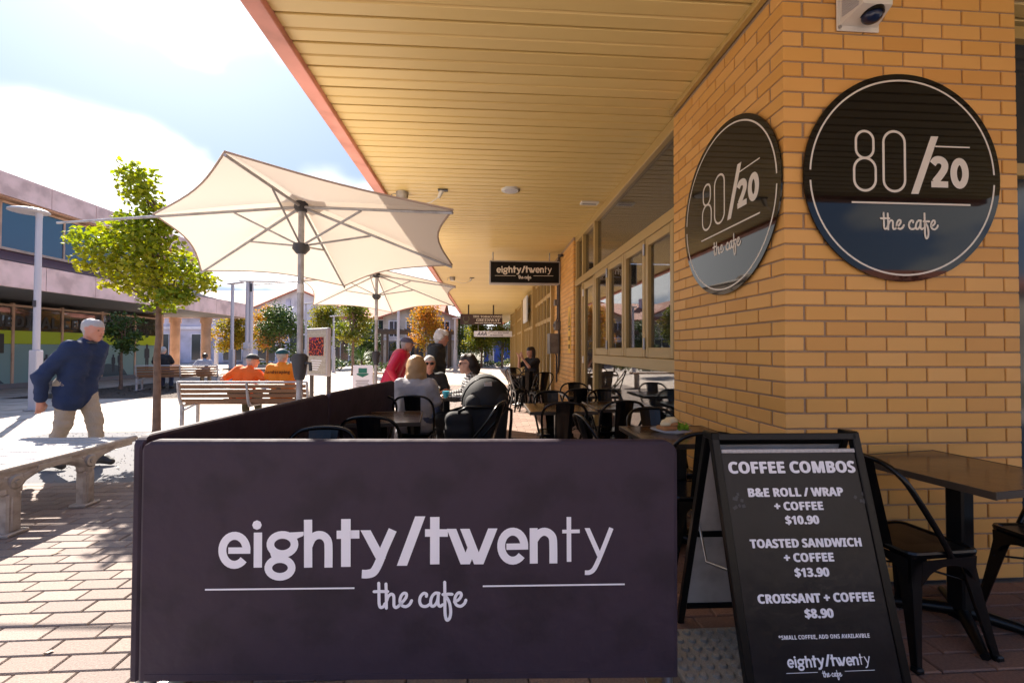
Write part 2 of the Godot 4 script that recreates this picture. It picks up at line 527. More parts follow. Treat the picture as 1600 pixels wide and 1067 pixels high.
func ground() -> void:
	struct("ground", sheet(-400, 400, -400, 400, -0.04), M.earth)
	struct("plaza", one(func(m: MB):
		for q in [[-60, -6.6, -4.5, -38], [-6.6, -3.0, -7.2, -38], [-3.0, -1.5, -4.5, -38], [-1.5, 8, -16, -38], [-60, -7.0, 30, -4.5], [4.2, 12, 1.5, -16], [-7.0, 12, 30, 1.5]]:
			m.quad(V(q[0], -0.006, q[2]), V(q[0], -0.006, q[3]), V(q[1], -0.006, q[3]), V(q[1], -0.006, q[2]))), M.plaza)
	struct("tree_pit", sheet(-6.6, -3.0, -4.5, -7.2, -0.01), M.gravel)
	var gr := MB.new()
	for i in 900:
		var p := V(rng.randf_range(-6.55, -3.05), -0.008, rng.randf_range(-7.15, -4.55))
		var s := rng.randf_range(0.006, 0.012)
		var a := rng.randf() * TAU
		var q := []
		for k in 3: q.append(p + V(cos(a + k * 2.1) * s, 0, sin(a + k * 2.1) * s))
		var top := p + V(0, s * 0.6, 0)
		for k in 3: gr.tri(q[k], top, q[(k + 1) % 3])
	stuff(tag(part("gravel", gr, M.gravel, self), "grey loose stones in the bed round the young street tree", "gravel"))
	var bed := struct("paving", one(func(m: MB):
		m.quad(V(-7, -0.018, 1.5), V(-7, -0.018, -4.5), V(-1.5, -0.018, -4.5), V(-1.5, -0.018, 1.5))
		m.quad(V(-1.5, -0.018, 1.5), V(-1.5, -0.018, -16), V(4.2, -0.018, -16), V(4.2, -0.018, 1.5))), M.sand)
	# running bond, long side across the street
	var LX := 0.24
	var LZ := 0.1045
	var near := []
	var rest := {}
	var row := 0
	var z := 1.4
	while z > -15.9:
		var x := -6.9 + (LX / 2 if row % 2 else 0.0)
		while x < 4.1:
			if (x < -1.5 and z > -4.5) or x >= -1.5:
				var inwall := x > 1.6 and z < ZC
				var tact := x > 0.78 and x < 1.30 and z > -2.02 and z < -1.2
				if not inwall and not tact:
					var key := "paver%d" % (rng.randi() % 4)
					if x > 0.15: key = "brownpaver%d" % (rng.randi() % 3)
					if x > 0.55 and z > -3.3: key = "redpaver%d" % (rng.randi() % 3)
					elif z > -1.72 and z < -1.5 and x < -1.3: key = "greypaver"
					var p := V(x, rng.randf_range(-0.0015, 0.0015), z)
					var depth := -z
					var vis := depth > 1.3 and x > -1.16 * depth and x < -0.70 * depth and x < -1.15 and z > -4.5
					var vis2 := x > 0.85 and depth > 1.2 and depth < 2.3 and x < 3.0
					if vis or vis2: near.append([depth, p, key])
					else:
						if not rest.has(key): rest[key] = MB.new()
						paver_into(rest[key], p, LX - 0.006, LZ - 0.006)
			x += LX
		z -= LZ; row += 1
	near.sort_custom(func(a, b): return a[0] < b[0])
	var pm := paver_mesh(LX - 0.006, LZ - 0.006).mesh()
	for i in near.size():
		if i < 300:
			var o := part("paver", pm, M[near[i][2]], bed)
			o.position = near[i][1]
		else:
			if not rest.has(near[i][2]): rest[near[i][2]] = MB.new()
			paver_into(rest[near[i][2]], near[i][1], LX - 0.006, LZ - 0.006)
	for k in rest: stuff(part("paver_field", rest[k], M[k], bed))
	# tactile warning pad with raised studs
	var tp := thing("tactile_pad", "grey studded tactile paving pad on the ground beside the menu board", "tactile paving", V(1.04, 0, -1.61))
	part("slab", bxm(V(0, -0.010, 0), V(0.50, 0.024, 0.80), 0.003), M.tactile, tp)
	var stud := one(func(m: MB): m.tube([V(0, 0, 0), V(0, 0.006, 0), V(0, 0.009, 0)], [0.0195, 0.0185, 0.013], 10))
	var sm := stud.mesh()
	for i in 9:
		for j in 15:
			var o := part("stud", sm, M.tactile, tp)
			o.position = V(-0.22 + i * 0.055, 0.001, -0.37 + j * 0.053)
	# fallen leaves blown over the paving
	var lf := MB.new()
	lf.colored = true
	for i in 90:
		var p := V(rng.randf_range(-6.5, -1.35), 0.004, rng.randf_range(-6.8, -1.5))
		lf.col = [Color(0.20, 0.10, 0.02), Color(0.26, 0.17, 0.03), Color(0.12, 0.07, 0.03)][rng.randi() % 3]
		var a := rng.randf() * TAU
		var d := V(cos(a), rng.randf_range(0.0, 0.25), sin(a)) * rng.randf_range(0.015, 0.032)
		var w := V(-sin(a), rng.randf_range(0.0, 0.3), cos(a)) * 0.014
		lf.quad(p - d, p + w, p + d, p - w)
	stuff(tag(part("fallen_leaves", lf, leafy("dry_leaf", Color(1, 1, 1), Color(0.2, 0.2, 0.1)), self), "small brown leaves scattered over the sunlit paving", "leaves"))
	# mulch bed by the far bench
	struct("garden_bed", sheet(-12.2, -7.9, -11.9, -17.0, 0.0), M.mulch)
	var ml := MB.new()
	for i in 1600:
		var p := V(rng.randf_range(-12.1, -8.0), 0.004, rng.randf_range(-16.9, -12.0))
		var a := rng.randf() * TAU
		var d := V(cos(a), rng.randf_range(-0.2, 0.5), sin(a)) * rng.randf_range(0.03, 0.07)
		var w := V(-sin(a), 0, cos(a)) * 0.012
		ml.quad(p - w, p + d - w, p + d + w, p + w)
	stuff(tag(part("bark_mulch", ml, M.mulch, self), "dark bark chips covering the bed round the small tree", "mulch"))

# ------------------------------------------------------------------ the awning over the footpath
func awning() -> void:
	var t := thing("awning", "long footpath awning with cream slatted soffit and salmon pink fascia", "awning", V(0, SOF, 0))
	var ZF := 1.07
	var ZE := -35.0
	# planks run across the path, each with a groove along its middle; those before the pillar run on round the corner
	var prof := [[0.0, 0.052], [0.001, 0.003], [0.004, 0.0], [0.110, 0.0], [0.113, 0.02], [0.120, 0.02], [0.138, 0.0], [0.236, 0.0], [0.239, 0.003], [0.240, 0.052]]
	var plank := func(x0: float, x1: float) -> ArrayMesh:
		var m := MB.new()
		for i in prof.size() - 1:
			var a: Array = prof[i]; var b: Array = prof[i + 1]
			m.quad(V(x0, a[1], -a[0]), V(x1, a[1], -a[0]), V(x1, b[1], -b[0]), V(x0, b[1], -b[0]))
		m.quad(V(x0, 0.054, 0), V(x0, 0.054, -0.240), V(x1, 0.054, -0.240), V(x1, 0.054, 0))
		return m.mesh()
	var wide: ArrayMesh = plank.call(-1.335, 7.0)
	var slim: ArrayMesh = plank.call(-1.335, WX + 0.2)
	var z := ZF
	var i := 0
	while z > ZE:
		var o := part("soffit_plank", wide if z > ZC - 0.30 else slim, M["soffit%d" % (rng.randi() % 3)], t)
		o.position = V(0, rng.randf_range(0.0, 0.0012), z)
		z -= 0.26; i += 1
	part("roof_deck", bxm(V(2.8, 0.16, (ZF + ZC - 0.6) / 2), V(8.4, 0.2, ZF - ZC + 0.6), 0.0), M.soffit_back, t)
	part("roof_deck", bxm(V(0.27, 0.161, (ZC - 0.6 + ZE) / 2 - 0.002), V(3.2, 0.2, ZC - 0.6 - ZE - 0.004), 0.0), M.soffit_back, t)
	part("fascia", bxm(V(-1.40, 0.14, (ZF + ZE) / 2), V(0.128, 0.38, ZF - ZE), 0.006), M.fascia, t)
	part("fascia", bxm(V(2.8, 0.14, ZF + 0.064), V(8.53, 0.38, 0.126), 0.006), M.fascia, t)
	part("fascia", bxm(V(0.17, 0.02, ZE - 0.10), V(3.0, 0.34, 0.10), 0.006), M.fascia, t)
	# angle trim where soffit meets the wall
	part("edge_trim", bxm(V(WX - 0.024, -0.022, -3.05), V(0.044, 0.045, 1.42), 0.004), M.trim, t)

# ------------------------------------------------------------------ brickwork
func brick_mesh(l: float, d: float) -> ArrayMesh:
	return bxm(Vector3.ZERO, V(l, 0.0755, d), 0.003).mesh()
# pillar with faces towards the street (x = WX) and towards the camera (z = z0)
func brick_pillar(called: String, label: String, z0: float, z1: float, x1: float, parts_from: int) -> Node3D:
	var t := thing(called, label, "pillar", V(WX, 0, z0))
	var D := z0 - z1
	part("mortar_core", bxm(V((x1 - WX) / 2 + 0.004, SOF / 2, -D / 2 - 0.004), V(x1 - WX - 0.008, SOF, D - 0.008), 0.0), M.mortar, t)
	var rest := {}
	var cache := {}
	var nrow := int(SOF / 0.086)
	for r in nrow:
		var y := 0.043 + r * 0.086
		var off := 0.0 if r % 2 else 0.12
		# face towards the street: bricks along -z; face towards the camera: bricks along +x
		for facei in 2:
			var L: float = D if facei == 0 else x1 - WX
			var a: float = (0.0 if off == 0.0 else 0.12) if facei == 0 else (0.12 if off == 0.0 else 0.0)
			# the corner brick belongs to one face, its end shows on the other
			var s := 0.0
			if facei == 0: s = 0.0 if off == 0.0 else 0.12
			else: s = 0.12 if off == 0.0 else 0.0
			while s < L - 0.03:
				var e := minf(s + 0.24, L)
				var ln := e - s - 0.010
				if ln > 0.03:
					var key := "brick%d" % (rng.randi() % 6)
					var jut := rng.randf_range(0.0, 0.0018)
					var p: Vector3
					var turn := 0.0
					if facei == 0:
						p = V(0.055 - jut, y, -(s + e) / 2 + (0.005 if s == 0.0 else 0.0)); turn = PI / 2
					else:
						p = V((s + e) / 2 - (0.005 if s == 0.0 else 0.0), y, -0.055 + jut)
					if s == 0.0: ln += 0.0
					var lk := snappedf(ln, 0.005)
					if r >= parts_from:
						if not cache.has(lk): cache[lk] = brick_mesh(ln, 0.11)
						var o := part("brick", cache[lk], M[key], t)
						o.position = p; o.rotation.y = turn + rng.randf_range(-0.004, 0.004)
					else:
						if not rest.has(key): rest[key] = MB.new()
						rest[key].box(p, V(ln, 0.0755, 0.11), 0.003, Basis(Vector3.UP, turn))
				s = e
	for k in rest: stuff(part("brickwork", rest[k], M[k], t))
	return t
func near_pillar() -> void:
	brick_pillar("brick_pillar", "corner pillar of orange yellow bricks carrying the two round black signs", ZC, ZC - 1.435, 3.09, 13)
	# the glazed return wall beyond the pillar's right edge
	var w := thing("return_window", "dark glazed shopfront return beyond the corner pillar", "window", V(3.09, 0, ZC - 0.25))
	part("glazing", bxm(V(2.0, SOF / 2, -0.03), V(3.9, SOF - 0.1, 0.02)), M.window_dark, w)
	for y in [0.06, 2.45, 3.33]: part("rail", bxm(V(2.0, y, 0.0), V(3.96, 0.08, 0.07), 0.004), M.frame, w)
	for x in [0.045, 1.3, 2.6]: part("mullion", bxm(V(x, SOF / 2, 0.004), V(0.07, SOF - 0.02, 0.07), 0.004), M.frame, w)

# ------------------------------------------------------------------ bifold shopfront between the pillars
func shopfront() -> void:
	var z0 := ZC - 1.437
	var z1 := -8.15
	var x := 1.755
	var t := thing("bifold_shopfront", "mustard framed folding cafe windows between the two brick pillars", "shopfront", V(x, 0, z0))
	var L := z0 - z1
	var bar := func(called: String, yc: float, h: float, za: float, zb: float, d := 0.10, dx := 0.0) -> void:
		part(called, bxm(V(dx, yc, -(za + zb) / 2), V(d, h, zb - za), 0.005), M.frame, t)
	bar.call("head_rail", 3.355, 0.115, 0.0, L)
	bar.call("transom_rail", 2.53, 0.11, 0.0, L, 0.12)
	bar.call("sill_rail", 1.15, 0.12, 0.0, 2.98, 0.14)
	bar.call("bottom_rail", 0.06, 0.12, 0.0, 2.98, 0.12)
	for zz in [0.035, 2.98, 3.80, 4.33]:
		part("mullion", bxm(V(0.001, 1.23, -zz), V(0.105, 2.46, 0.075), 0.005), M.frame, t)
	for zz in [0.035, 2.98, 3.80, 4.33]:
		part("mullion", bxm(V(0.001, 2.94, -zz), V(0.095, 0.71, 0.07), 0.005), M.frame, t)
	# fixed lights over the transom and under the sill
	for a in [[0.075, 2.94], [3.02, 3.76], [3.84, 4.29]]:
		part("fanlight_pane", bxm(V(0.012, 2.94, -(a[0] + a[1]) / 2), V(0.008, 0.72, a[1] - a[0])), M.pane, t)
	part("lower_pane", bxm(V(0.012, 0.605, -1.53), V(0.008, 0.97, 2.83)), M.pane, t)
	# four folding sashes
	for i in 4:
		var a := 0.08 + i * 0.715
		var b := a + 0.705
		var s := part("sash", one(func(m: MB):
			m.box(V(-0.02, 1.845, -a - 0.042), V(0.06, 1.26, 0.070), 0.005)
			m.box(V(-0.02, 1.845, -b + 0.042), V(0.06, 1.26, 0.070), 0.005)
			m.box(V(-0.021, 1.265, -(a + b) / 2), V(0.056, 0.105, b - a - 0.166), 0.005)
			m.box(V(-0.021, 2.43, -(a + b) / 2), V(0.056, 0.085, b - a - 0.166), 0.005)), M.frame, t)
		part("pane", bxm(V(-0.012, 1.85, -(a + b) / 2), V(0.006, 1.07, b - a - 0.166)), M.pane, s)
		if i % 2 == 0:
			for y in [1.36, 2.36]:
				part("hinge", tbm([V(-0.06, y - 0.06, -b - 0.005), V(-0.06, y + 0.06, -b - 0.005)], 0.014, 8), M.steel, s)
	# glazed door at the far end
	var d := part("door", one(func(m: MB):
		m.box(V(-0.01, 1.25, -3.07), V(0.05, 2.42, 0.09), 0.005)
		m.box(V(-0.01, 1.25, -3.71), V(0.05, 2.42, 0.09), 0.005)
		m.box(V(-0.01, 0.17, -3.39), V(0.046, 0.22, 0.55), 0.005)
		m.box(V(-0.01, 2.39, -3.39), V(0.046, 0.12, 0.55), 0.005)), M.frame, t)
	part("pane", bxm(V(-0.005, 1.30, -3.39), V(0.006, 2.05, 0.55)), M.pane, d)
	for y in [1.12, 2.28]: part("hinge", bxm(V(-0.045, y, -3.745), V(0.02, 0.12, 0.05), 0.004), M.white, d)
	part("side_pane", bxm(V(-0.005, 1.24, -4.065), V(0.006, 2.40, 0.44)), M.pane, t)
	# the room behind the glass
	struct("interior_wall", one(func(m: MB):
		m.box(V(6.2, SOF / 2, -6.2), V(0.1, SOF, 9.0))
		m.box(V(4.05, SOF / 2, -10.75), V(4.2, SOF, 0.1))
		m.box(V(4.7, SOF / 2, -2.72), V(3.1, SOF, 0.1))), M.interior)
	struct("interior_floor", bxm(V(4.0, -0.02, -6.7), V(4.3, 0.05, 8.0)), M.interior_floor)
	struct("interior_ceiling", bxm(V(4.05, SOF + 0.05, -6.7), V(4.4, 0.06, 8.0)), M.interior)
func far_pillar() -> void:
	brick_pillar("brick_pillar", "second brick pillar with conduits, meter box and yellow warning sign", -8.16, -10.45, 2.6, 99)
	var c := thing("electrical_conduit", "dark electrical conduits with switches running down the second brick pillar", "conduit", V(WX, 0, -9.55))
	part("riser_pipe", tbm([V(-0.035, 3.38, 0.0), V(-0.035, 0.95, 0.0), V(-0.035, 0.80, -0.12), V(-0.035, 0.74, -0.35)], 0.024, 8), M.conduit, c)
	part("riser_pipe", tbm([V(-0.03, 3.3, -0.22), V(-0.03, 2.02, -0.22), V(-0.03, 1.80, -0.60)], 0.018, 8), M.conduit, c)
	part("branch_pipe", tbm([V(-0.03, 1.25, -0.55), V(-0.03, 1.12, -0.35), V(-0.03, 0.55, -0.35)], 0.018, 8), M.conduit, c)
	part("junction_box", bxm(V(-0.05, 2.35, -0.28), V(0.1, 0.13, 0.16), 0.01), M.box_grey, c)
	part("isolator_switch", one(func(m: MB):
		m.box(V(-0.06, 1.82, -0.10), V(0.12, 0.20, 0.24), 0.012)
		m.tube([V(-0.12, 1.82, -0.10), V(-0.15, 1.82, -0.10)], 0.04, 10)), M.box_grey, c)
	part("top_elbow", tbm([V(-0.04, 3.36, 0.02), V(-0.04, 3.30, 0.22), V(-0.04, 3.28, 0.4)], 0.03, 8), M.conduit, c)
	var b := thing("meter_box", "grey metal meter box on the second brick pillar", "meter box", V(WX - 0.115, 1.42, -9.75))
	part("cabinet", bxm(V(0, 0, 0), V(0.22, 0.44, 0.42), 0.01), M.box_grey, b)
	part("lid", bxm(V(-0.115, 0.0, 0), V(0.012, 0.46, 0.44), 0.004), M.box_grey, b)
	var w := thing("warning_sign", "tall yellow warning sign fixed flat to the second brick pillar", "sign", V(WX - 0.006, 1.68, -8.52))
	part("plate", bxm(V(0, 0, 0), V(0.006, 0.92, 0.26), 0.002), M.yellow, w)
	var X := V(0, 0, 1); var Y := V(0, 1, 0)
	part("symbol", one(func(m: MB):
		m.ribbon(PackedVector2Array([Vector2(-0.09, 0.06), Vector2(0.0, 0.36), Vector2(0.09, 0.06)]), 0.028, V(-0.0045, 0, 0), X, Y, true)
		m.ribbon(PackedVector2Array([Vector2(0.0, 0.13), Vector2(0.0, 0.25)]), 0.03, V(-0.0046, 0, 0), X, Y)
		m.ribbon(PackedVector2Array([Vector2(-0.07, 0.0), Vector2(0.07, 0.0)]), 0.03, V(-0.0045, 0, 0), X, Y)), M.black, w)
	for y in [-0.17, -0.33]:
		part("print_line", one(func(m: MB):
			for i in 3: m.box(V(-0.004, y, -0.06 + i * 0.06), V(0.002, 0.085, 0.036))), M.black, w)
func far_shopfront() -> void:
	var z0 := -10.46
	var z1 := -27.0
	var L := z0 - z1
	var t := thing("long_shopfront", "row of cream framed shop windows beyond the second brick pillar", "shopfront", V(1.74, 0, z0))
	for y in [0.06, 2.08, 2.72, 3.34]:
		part("rail", bxm(V(0, y, -L / 2), V(0.10, 0.10, L), 0.005), M.frame, t)
	var n := 24
	for i in n + 1:
		var zz := 0.04 + (L - 0.08) * i / n
		part("mullion", bxm(V(-0.003 - (0.05 if i % 6 == 0 else 0.0), SOF / 2 - 0.02, -zz), V(0.11 if i % 6 else 0.2, SOF - 0.05, 0.07 if i % 6 else 0.18), 0.004), M.frame, t)
	for i in n:
		var a := 0.04 + (L - 0.08) * i / n + 0.04
		var b := 0.04 + (L - 0.08) * (i + 1) / n - 0.04
		for yy in [[0.11, 2.03], [2.13, 2.67], [2.77, 3.29]]:
			part("pane", bxm(V(0.01, (yy[0] + yy[1]) / 2, -(a + b) / 2), V(0.008, yy[1] - yy[0], b - a)), M.pane_far, t)
	var bl := MB.new()
	for i in 100:
		bl.box(V(0.12, 1.7, -0.15 - i * 0.163), V(0.012, 3.2, 0.12), 0.0, Basis(Vector3.UP, 0.35))
	stuff(part("blind", bl, mk("blind", Color(0.62, 0.54, 0.40), 0.8), t))
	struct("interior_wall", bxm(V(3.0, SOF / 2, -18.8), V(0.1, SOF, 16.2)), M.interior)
	var p := thing("end_pillar", "cream painted pillar at the far end of the awning", "pillar", V(WX + 0.12, 0, -27.25))
	part("shaft", bxm(V(0, SOF / 2, 0), V(0.34, SOF, 0.4), 0.01), M.frame, p)
	part("base", bxm(V(0, 0.1, 0), V(0.38, 0.2, 0.44), 0.01), M.frame, p)
	var wn := thing("wall_notice", "pale blue notice board projecting from the far shop windows", "sign", V(1.55, 2.78, -16.6))
	part("board", bxm(V(0, 0, 0), V(0.05, 0.95, 1.5), 0.006), mk("notice", Color(0.55, 0.60, 0.62), 0.5), wn)
	part("trim", bxm(V(-0.03, 0, 0), V(0.012, 0.80, 1.3), 0.003), M.white, wn)
	part("bracket", bxm(V(0.075, 0.2, 0.3), V(0.12, 0.04, 0.04), 0.003), M.steel, wn)
# ------------------------------------------------------------------ lettering
func font(bold: bool, face := "Droid Sans") -> Font:
	var s := SystemFont.new()
	s.font_names = PackedStringArray([face])
	s.font_weight = 700 if bold else 400
	return s
# raised flat lettering of cap height h, centred at o in the plane of x and y
func text(parent: Node, words: String, h: float, o: Vector3, x: Vector3, y: Vector3, mat: Material, called := "lettering", bold := false, fat := 0.0, face := "Droid Sans", sx := 1.0) -> MeshInstance3D:
	var tm := TextMesh.new()
	tm.text = words
	var f: Font = font(bold, face)
	tm.font = f
	tm.font_size = 64; tm.pixel_size = h / (64 * 0.714); tm.depth = 0.0012; tm.curve_step = 2.0
	tm.horizontal_alignment = HORIZONTAL_ALIGNMENT_CENTER; tm.vertical_alignment = VERTICAL_ALIGNMENT_CENTER
	var m := MeshInstance3D.new()
	m.name = called; m.mesh = tm; m.material_override = mat
	if fat > 0.0:   # heavier strokes: the same outline laid down four times, a little apart
		var st := SurfaceTool.new()
		var q := fat * h
		for i in 5:
			st.append_from(tm, 0, Transform3D(Basis(), V([0.0, q, -q, 0.0, 0.0][i], [0.0, 0.0, 0.0, q * 0.7, -q * 0.7][i], 0.0001 * i)))
		m.mesh = st.commit()
	parent.add_child(m, true)
	m.transform = Transform3D(Basis(x * sx, y, x.cross(y).normalized()), o)
	return m
func arc(cx: float, cy: float, rx: float, ry: float, a0: float, a1: float, n := 16) -> PackedVector2Array:
	var p := PackedVector2Array()
	for i in n + 1:
		var a := deg_to_rad(lerpf(a0, a1, float(i) / n))
		p.append(Vector2(cx + rx * cos(a), cy - ry * sin(a)))
	return p
func pts(a: Array) -> PackedVector2Array:
	var p := PackedVector2Array()
	for i in range(0, a.size(), 2): p.append(Vector2(a[i], a[i + 1]))
	return p
func smooth(a: Array, n := 5) -> PackedVector2Array:
	var q := pts(a)
	var p := PackedVector2Array()
	for i in q.size() - 1:
		var p0 := q[max(i - 1, 0)]; var p1 := q[i]; var p2 := q[i + 1]; var p3 := q[min(i + 2, q.size() - 1)]
		for k in n: p.append(p1.cubic_interpolate(p2, p0, p3, float(k) / n))
	p.append(q[q.size() - 1])
	return p
# the cafe's wordmark, drawn in units of its print: x 332..972, y down 803..962; [name, points, width, closed, round]
func script_strokes(ox: float, oy: float, s: float) -> Array:
	var w := 41.0
	var raw := [
		[[222, 205, 226, 330, 230, 480, 250, 530, 290, 518, 308, 480]], [[160, 318, 250, 316, 345, 318]],
		[[320, 215, 326, 380, 328, 540]], [[332, 440, 352, 385, 392, 352, 425, 375, 430, 450, 433, 510, 458, 532, 492, 515]],
		[[492, 515, 552, 455, 592, 400, 594, 352, 556, 348, 522, 390, 510, 455, 535, 508, 590, 525, 640, 495, 668, 445]],
		[[868, 388, 868, 358, 830, 348, 788, 392, 778, 462, 808, 515, 868, 522, 920, 490]],
		[[1040, 348, 988, 346, 944, 392, 926, 460, 938, 515, 975, 515, 1010, 470, 1028, 400]], [[1030, 365, 1028, 480, 1052, 522, 1092, 500]],
		[[1116, 197, 1120, 400, 1124, 620, 1148, 706, 1186, 680, 1200, 590, 1180, 470, 1130, 385, 1092, 362]], [[1122, 366, 1160, 358, 1218, 360]],
		[[1250, 462, 1308, 432, 1342, 380, 1332, 343, 1296, 346, 1262, 396, 1256, 460, 1284, 508, 1340, 520, 1388, 482, 1405, 440]]]
	var out := []
	var names := ["t", "t", "h", "h", "e", "c", "a", "a", "f", "f", "e"]
	for n in raw.size():
		var q := smooth(raw[n][0])
		for i in q.size(): q[i] = Vector2(ox + q[i].x * s, oy + q[i].y * s)
		out.append(["script_" + names[n], q, w * s, false, true])
	return out
func wordmark() -> Array:
	var S := [
		["letter_e", arc(375.3, 852.8, 18.3, 22, 0, 320, 26), 12.0, false, false], ["letter_e", pts([366, 853.2, 399.4, 853.2]), 9.6, false, false],
		["letter_i", pts([410.6, 826, 411, 879]), 12.6, false, false], ["letter_i", pts([409, 814.6, 409.01, 814.6]), 14.4, false, true],
		["letter_g", arc(448, 844, 18.3, 14.5, 0, 348, 26), 11.5, true, false], ["letter_g", pts([452, 829.0, 480, 827.6]), 5.5, false, false], ["letter_g", pts([463, 835, 478, 828.5]), 6.0, false, false],
		["letter_g", arc(444.8, 879.4, 17.7, 13.4, 0, 348, 26), 11.5, true, false], ["letter_g", pts([433, 853, 438, 868]), 9.0, false, false],
		["letter_h", pts([486.6, 806.5, 487.6, 879]), 12.5, false, false], ["letter_h", smooth([488, 846, 493, 835, 501, 830, 510, 831, 516.5, 838, 518.2, 850, 518.4, 879]), 12.3, false, false],
		["letter_t", pts([544.2, 805.5, 544.8, 878]), 14.5, false, false], ["letter_t", pts([530, 829.8, 564.6, 829.2]), 12.6, false, false],
		["letter_y", pts([574, 823, 597.5, 866]), 13.5, false, false], ["letter_y", smooth([615.5, 822.5, 603, 851, 594.5, 873, 587, 886, 578, 889.3, 569, 889.3]), 13.0, false, false],
		["slash", pts([657.5, 802, 630, 877]), 14.6, false, false],
		["letter_t", pts([679.8, 803, 680.2, 875]), 14.3, false, false], ["letter_t", pts([665, 827.2, 700, 827.4]), 11.5, false, false],
		["letter_w", pts([705.5, 821, 727, 875]), 13.4, false, false], ["letter_w", pts([727, 875, 737.5, 849]), 13.0, false, false], ["letter_w", pts([726, 821, 747.6, 875]), 13.4, false, false], ["letter_w", pts([747.6, 875, 769, 820.5]), 13.4, false, false],
		["letter_e", arc(799.7, 847.5, 17.8, 22.2, 0, 320, 26), 12.0, false, false], ["letter_e", pts([790, 848.4, 823.4, 848.0]), 9.6, false, false],
		["letter_n", pts([831.8, 820.5, 832.2, 874.6]), 12.2, false, false], ["letter_n", smooth([833, 838, 839, 830, 847, 826, 855, 828, 861, 835, 862.2, 848, 862.4, 874.4]), 12.2, false, false],
		["letter_t", pts([886.2, 803.5, 886.6, 872]), 7.0, false, false], ["letter_t", pts([876, 825.8, 903, 825.4]), 5.6, false, false],
		["letter_y", pts([914.5, 820.5, 934, 864]), 7.2, false, false], ["letter_y", smooth([952, 820.5, 941, 848, 931, 872, 924.5, 884, 918, 888.3, 911, 888.6]), 7.0, false, false],
		["underline", pts([332, 911.8, 558, 910.5]), 2.5, false, false], ["underline", pts([754, 908.5, 972.5, 906.5]), 2.5, false, false]]
	S.append_array(script_strokes(570, 880, 0.1125))
	return S
# strokes laid on a plane: (px, py) -> o + x*(px-cx)*s - y*(py-cy)*s
func print_strokes(parent: Node, strokes: Array, cx: float, cy: float, s: float, o: Vector3, x: Vector3, y: Vector3, mat: Material, widen := 0.0) -> void:
	var z := x.cross(y).normalized()
	var k := 0
	var order := []
	for st in strokes:
		var q: PackedVector2Array = st[1].duplicate()
		for i in q.size(): q[i] = Vector2((q[i].x - cx) * s, (cy - q[i].y) * s)
		if order.is_empty() or order[-1][0] != st[0] or st[0] == "underline":
			order.append([st[0], MB.new()])
		if q.size() == 2 and not st[4] and absf(q[0].x - q[1].x) > 4.0 * s and absf(q[0].y - q[1].y) > absf(q[0].x - q[1].x):
			# a slanted stroke is cut level at both ends
			var hw: float = (st[2] + widen) * s * 0.5 * q[0].distance_to(q[1]) / absf(q[0].y - q[1].y)
			var zo := o + z * 0.0002 * (k % 12)
			order[-1][1].quad(zo + x * (q[0].x - hw) + y * q[0].y, zo + x * (q[0].x + hw) + y * q[0].y, zo + x * (q[1].x + hw) + y * q[1].y, zo + x * (q[1].x - hw) + y * q[1].y)
			k += 1
			continue
		order[-1][1].ribbon(q, (st[2] + widen) * s, o + z * 0.0002 * (k % 12), x, y, st[3], st[4])
		k += 1
	for g in order: part(g[0], g[1], mat, parent)

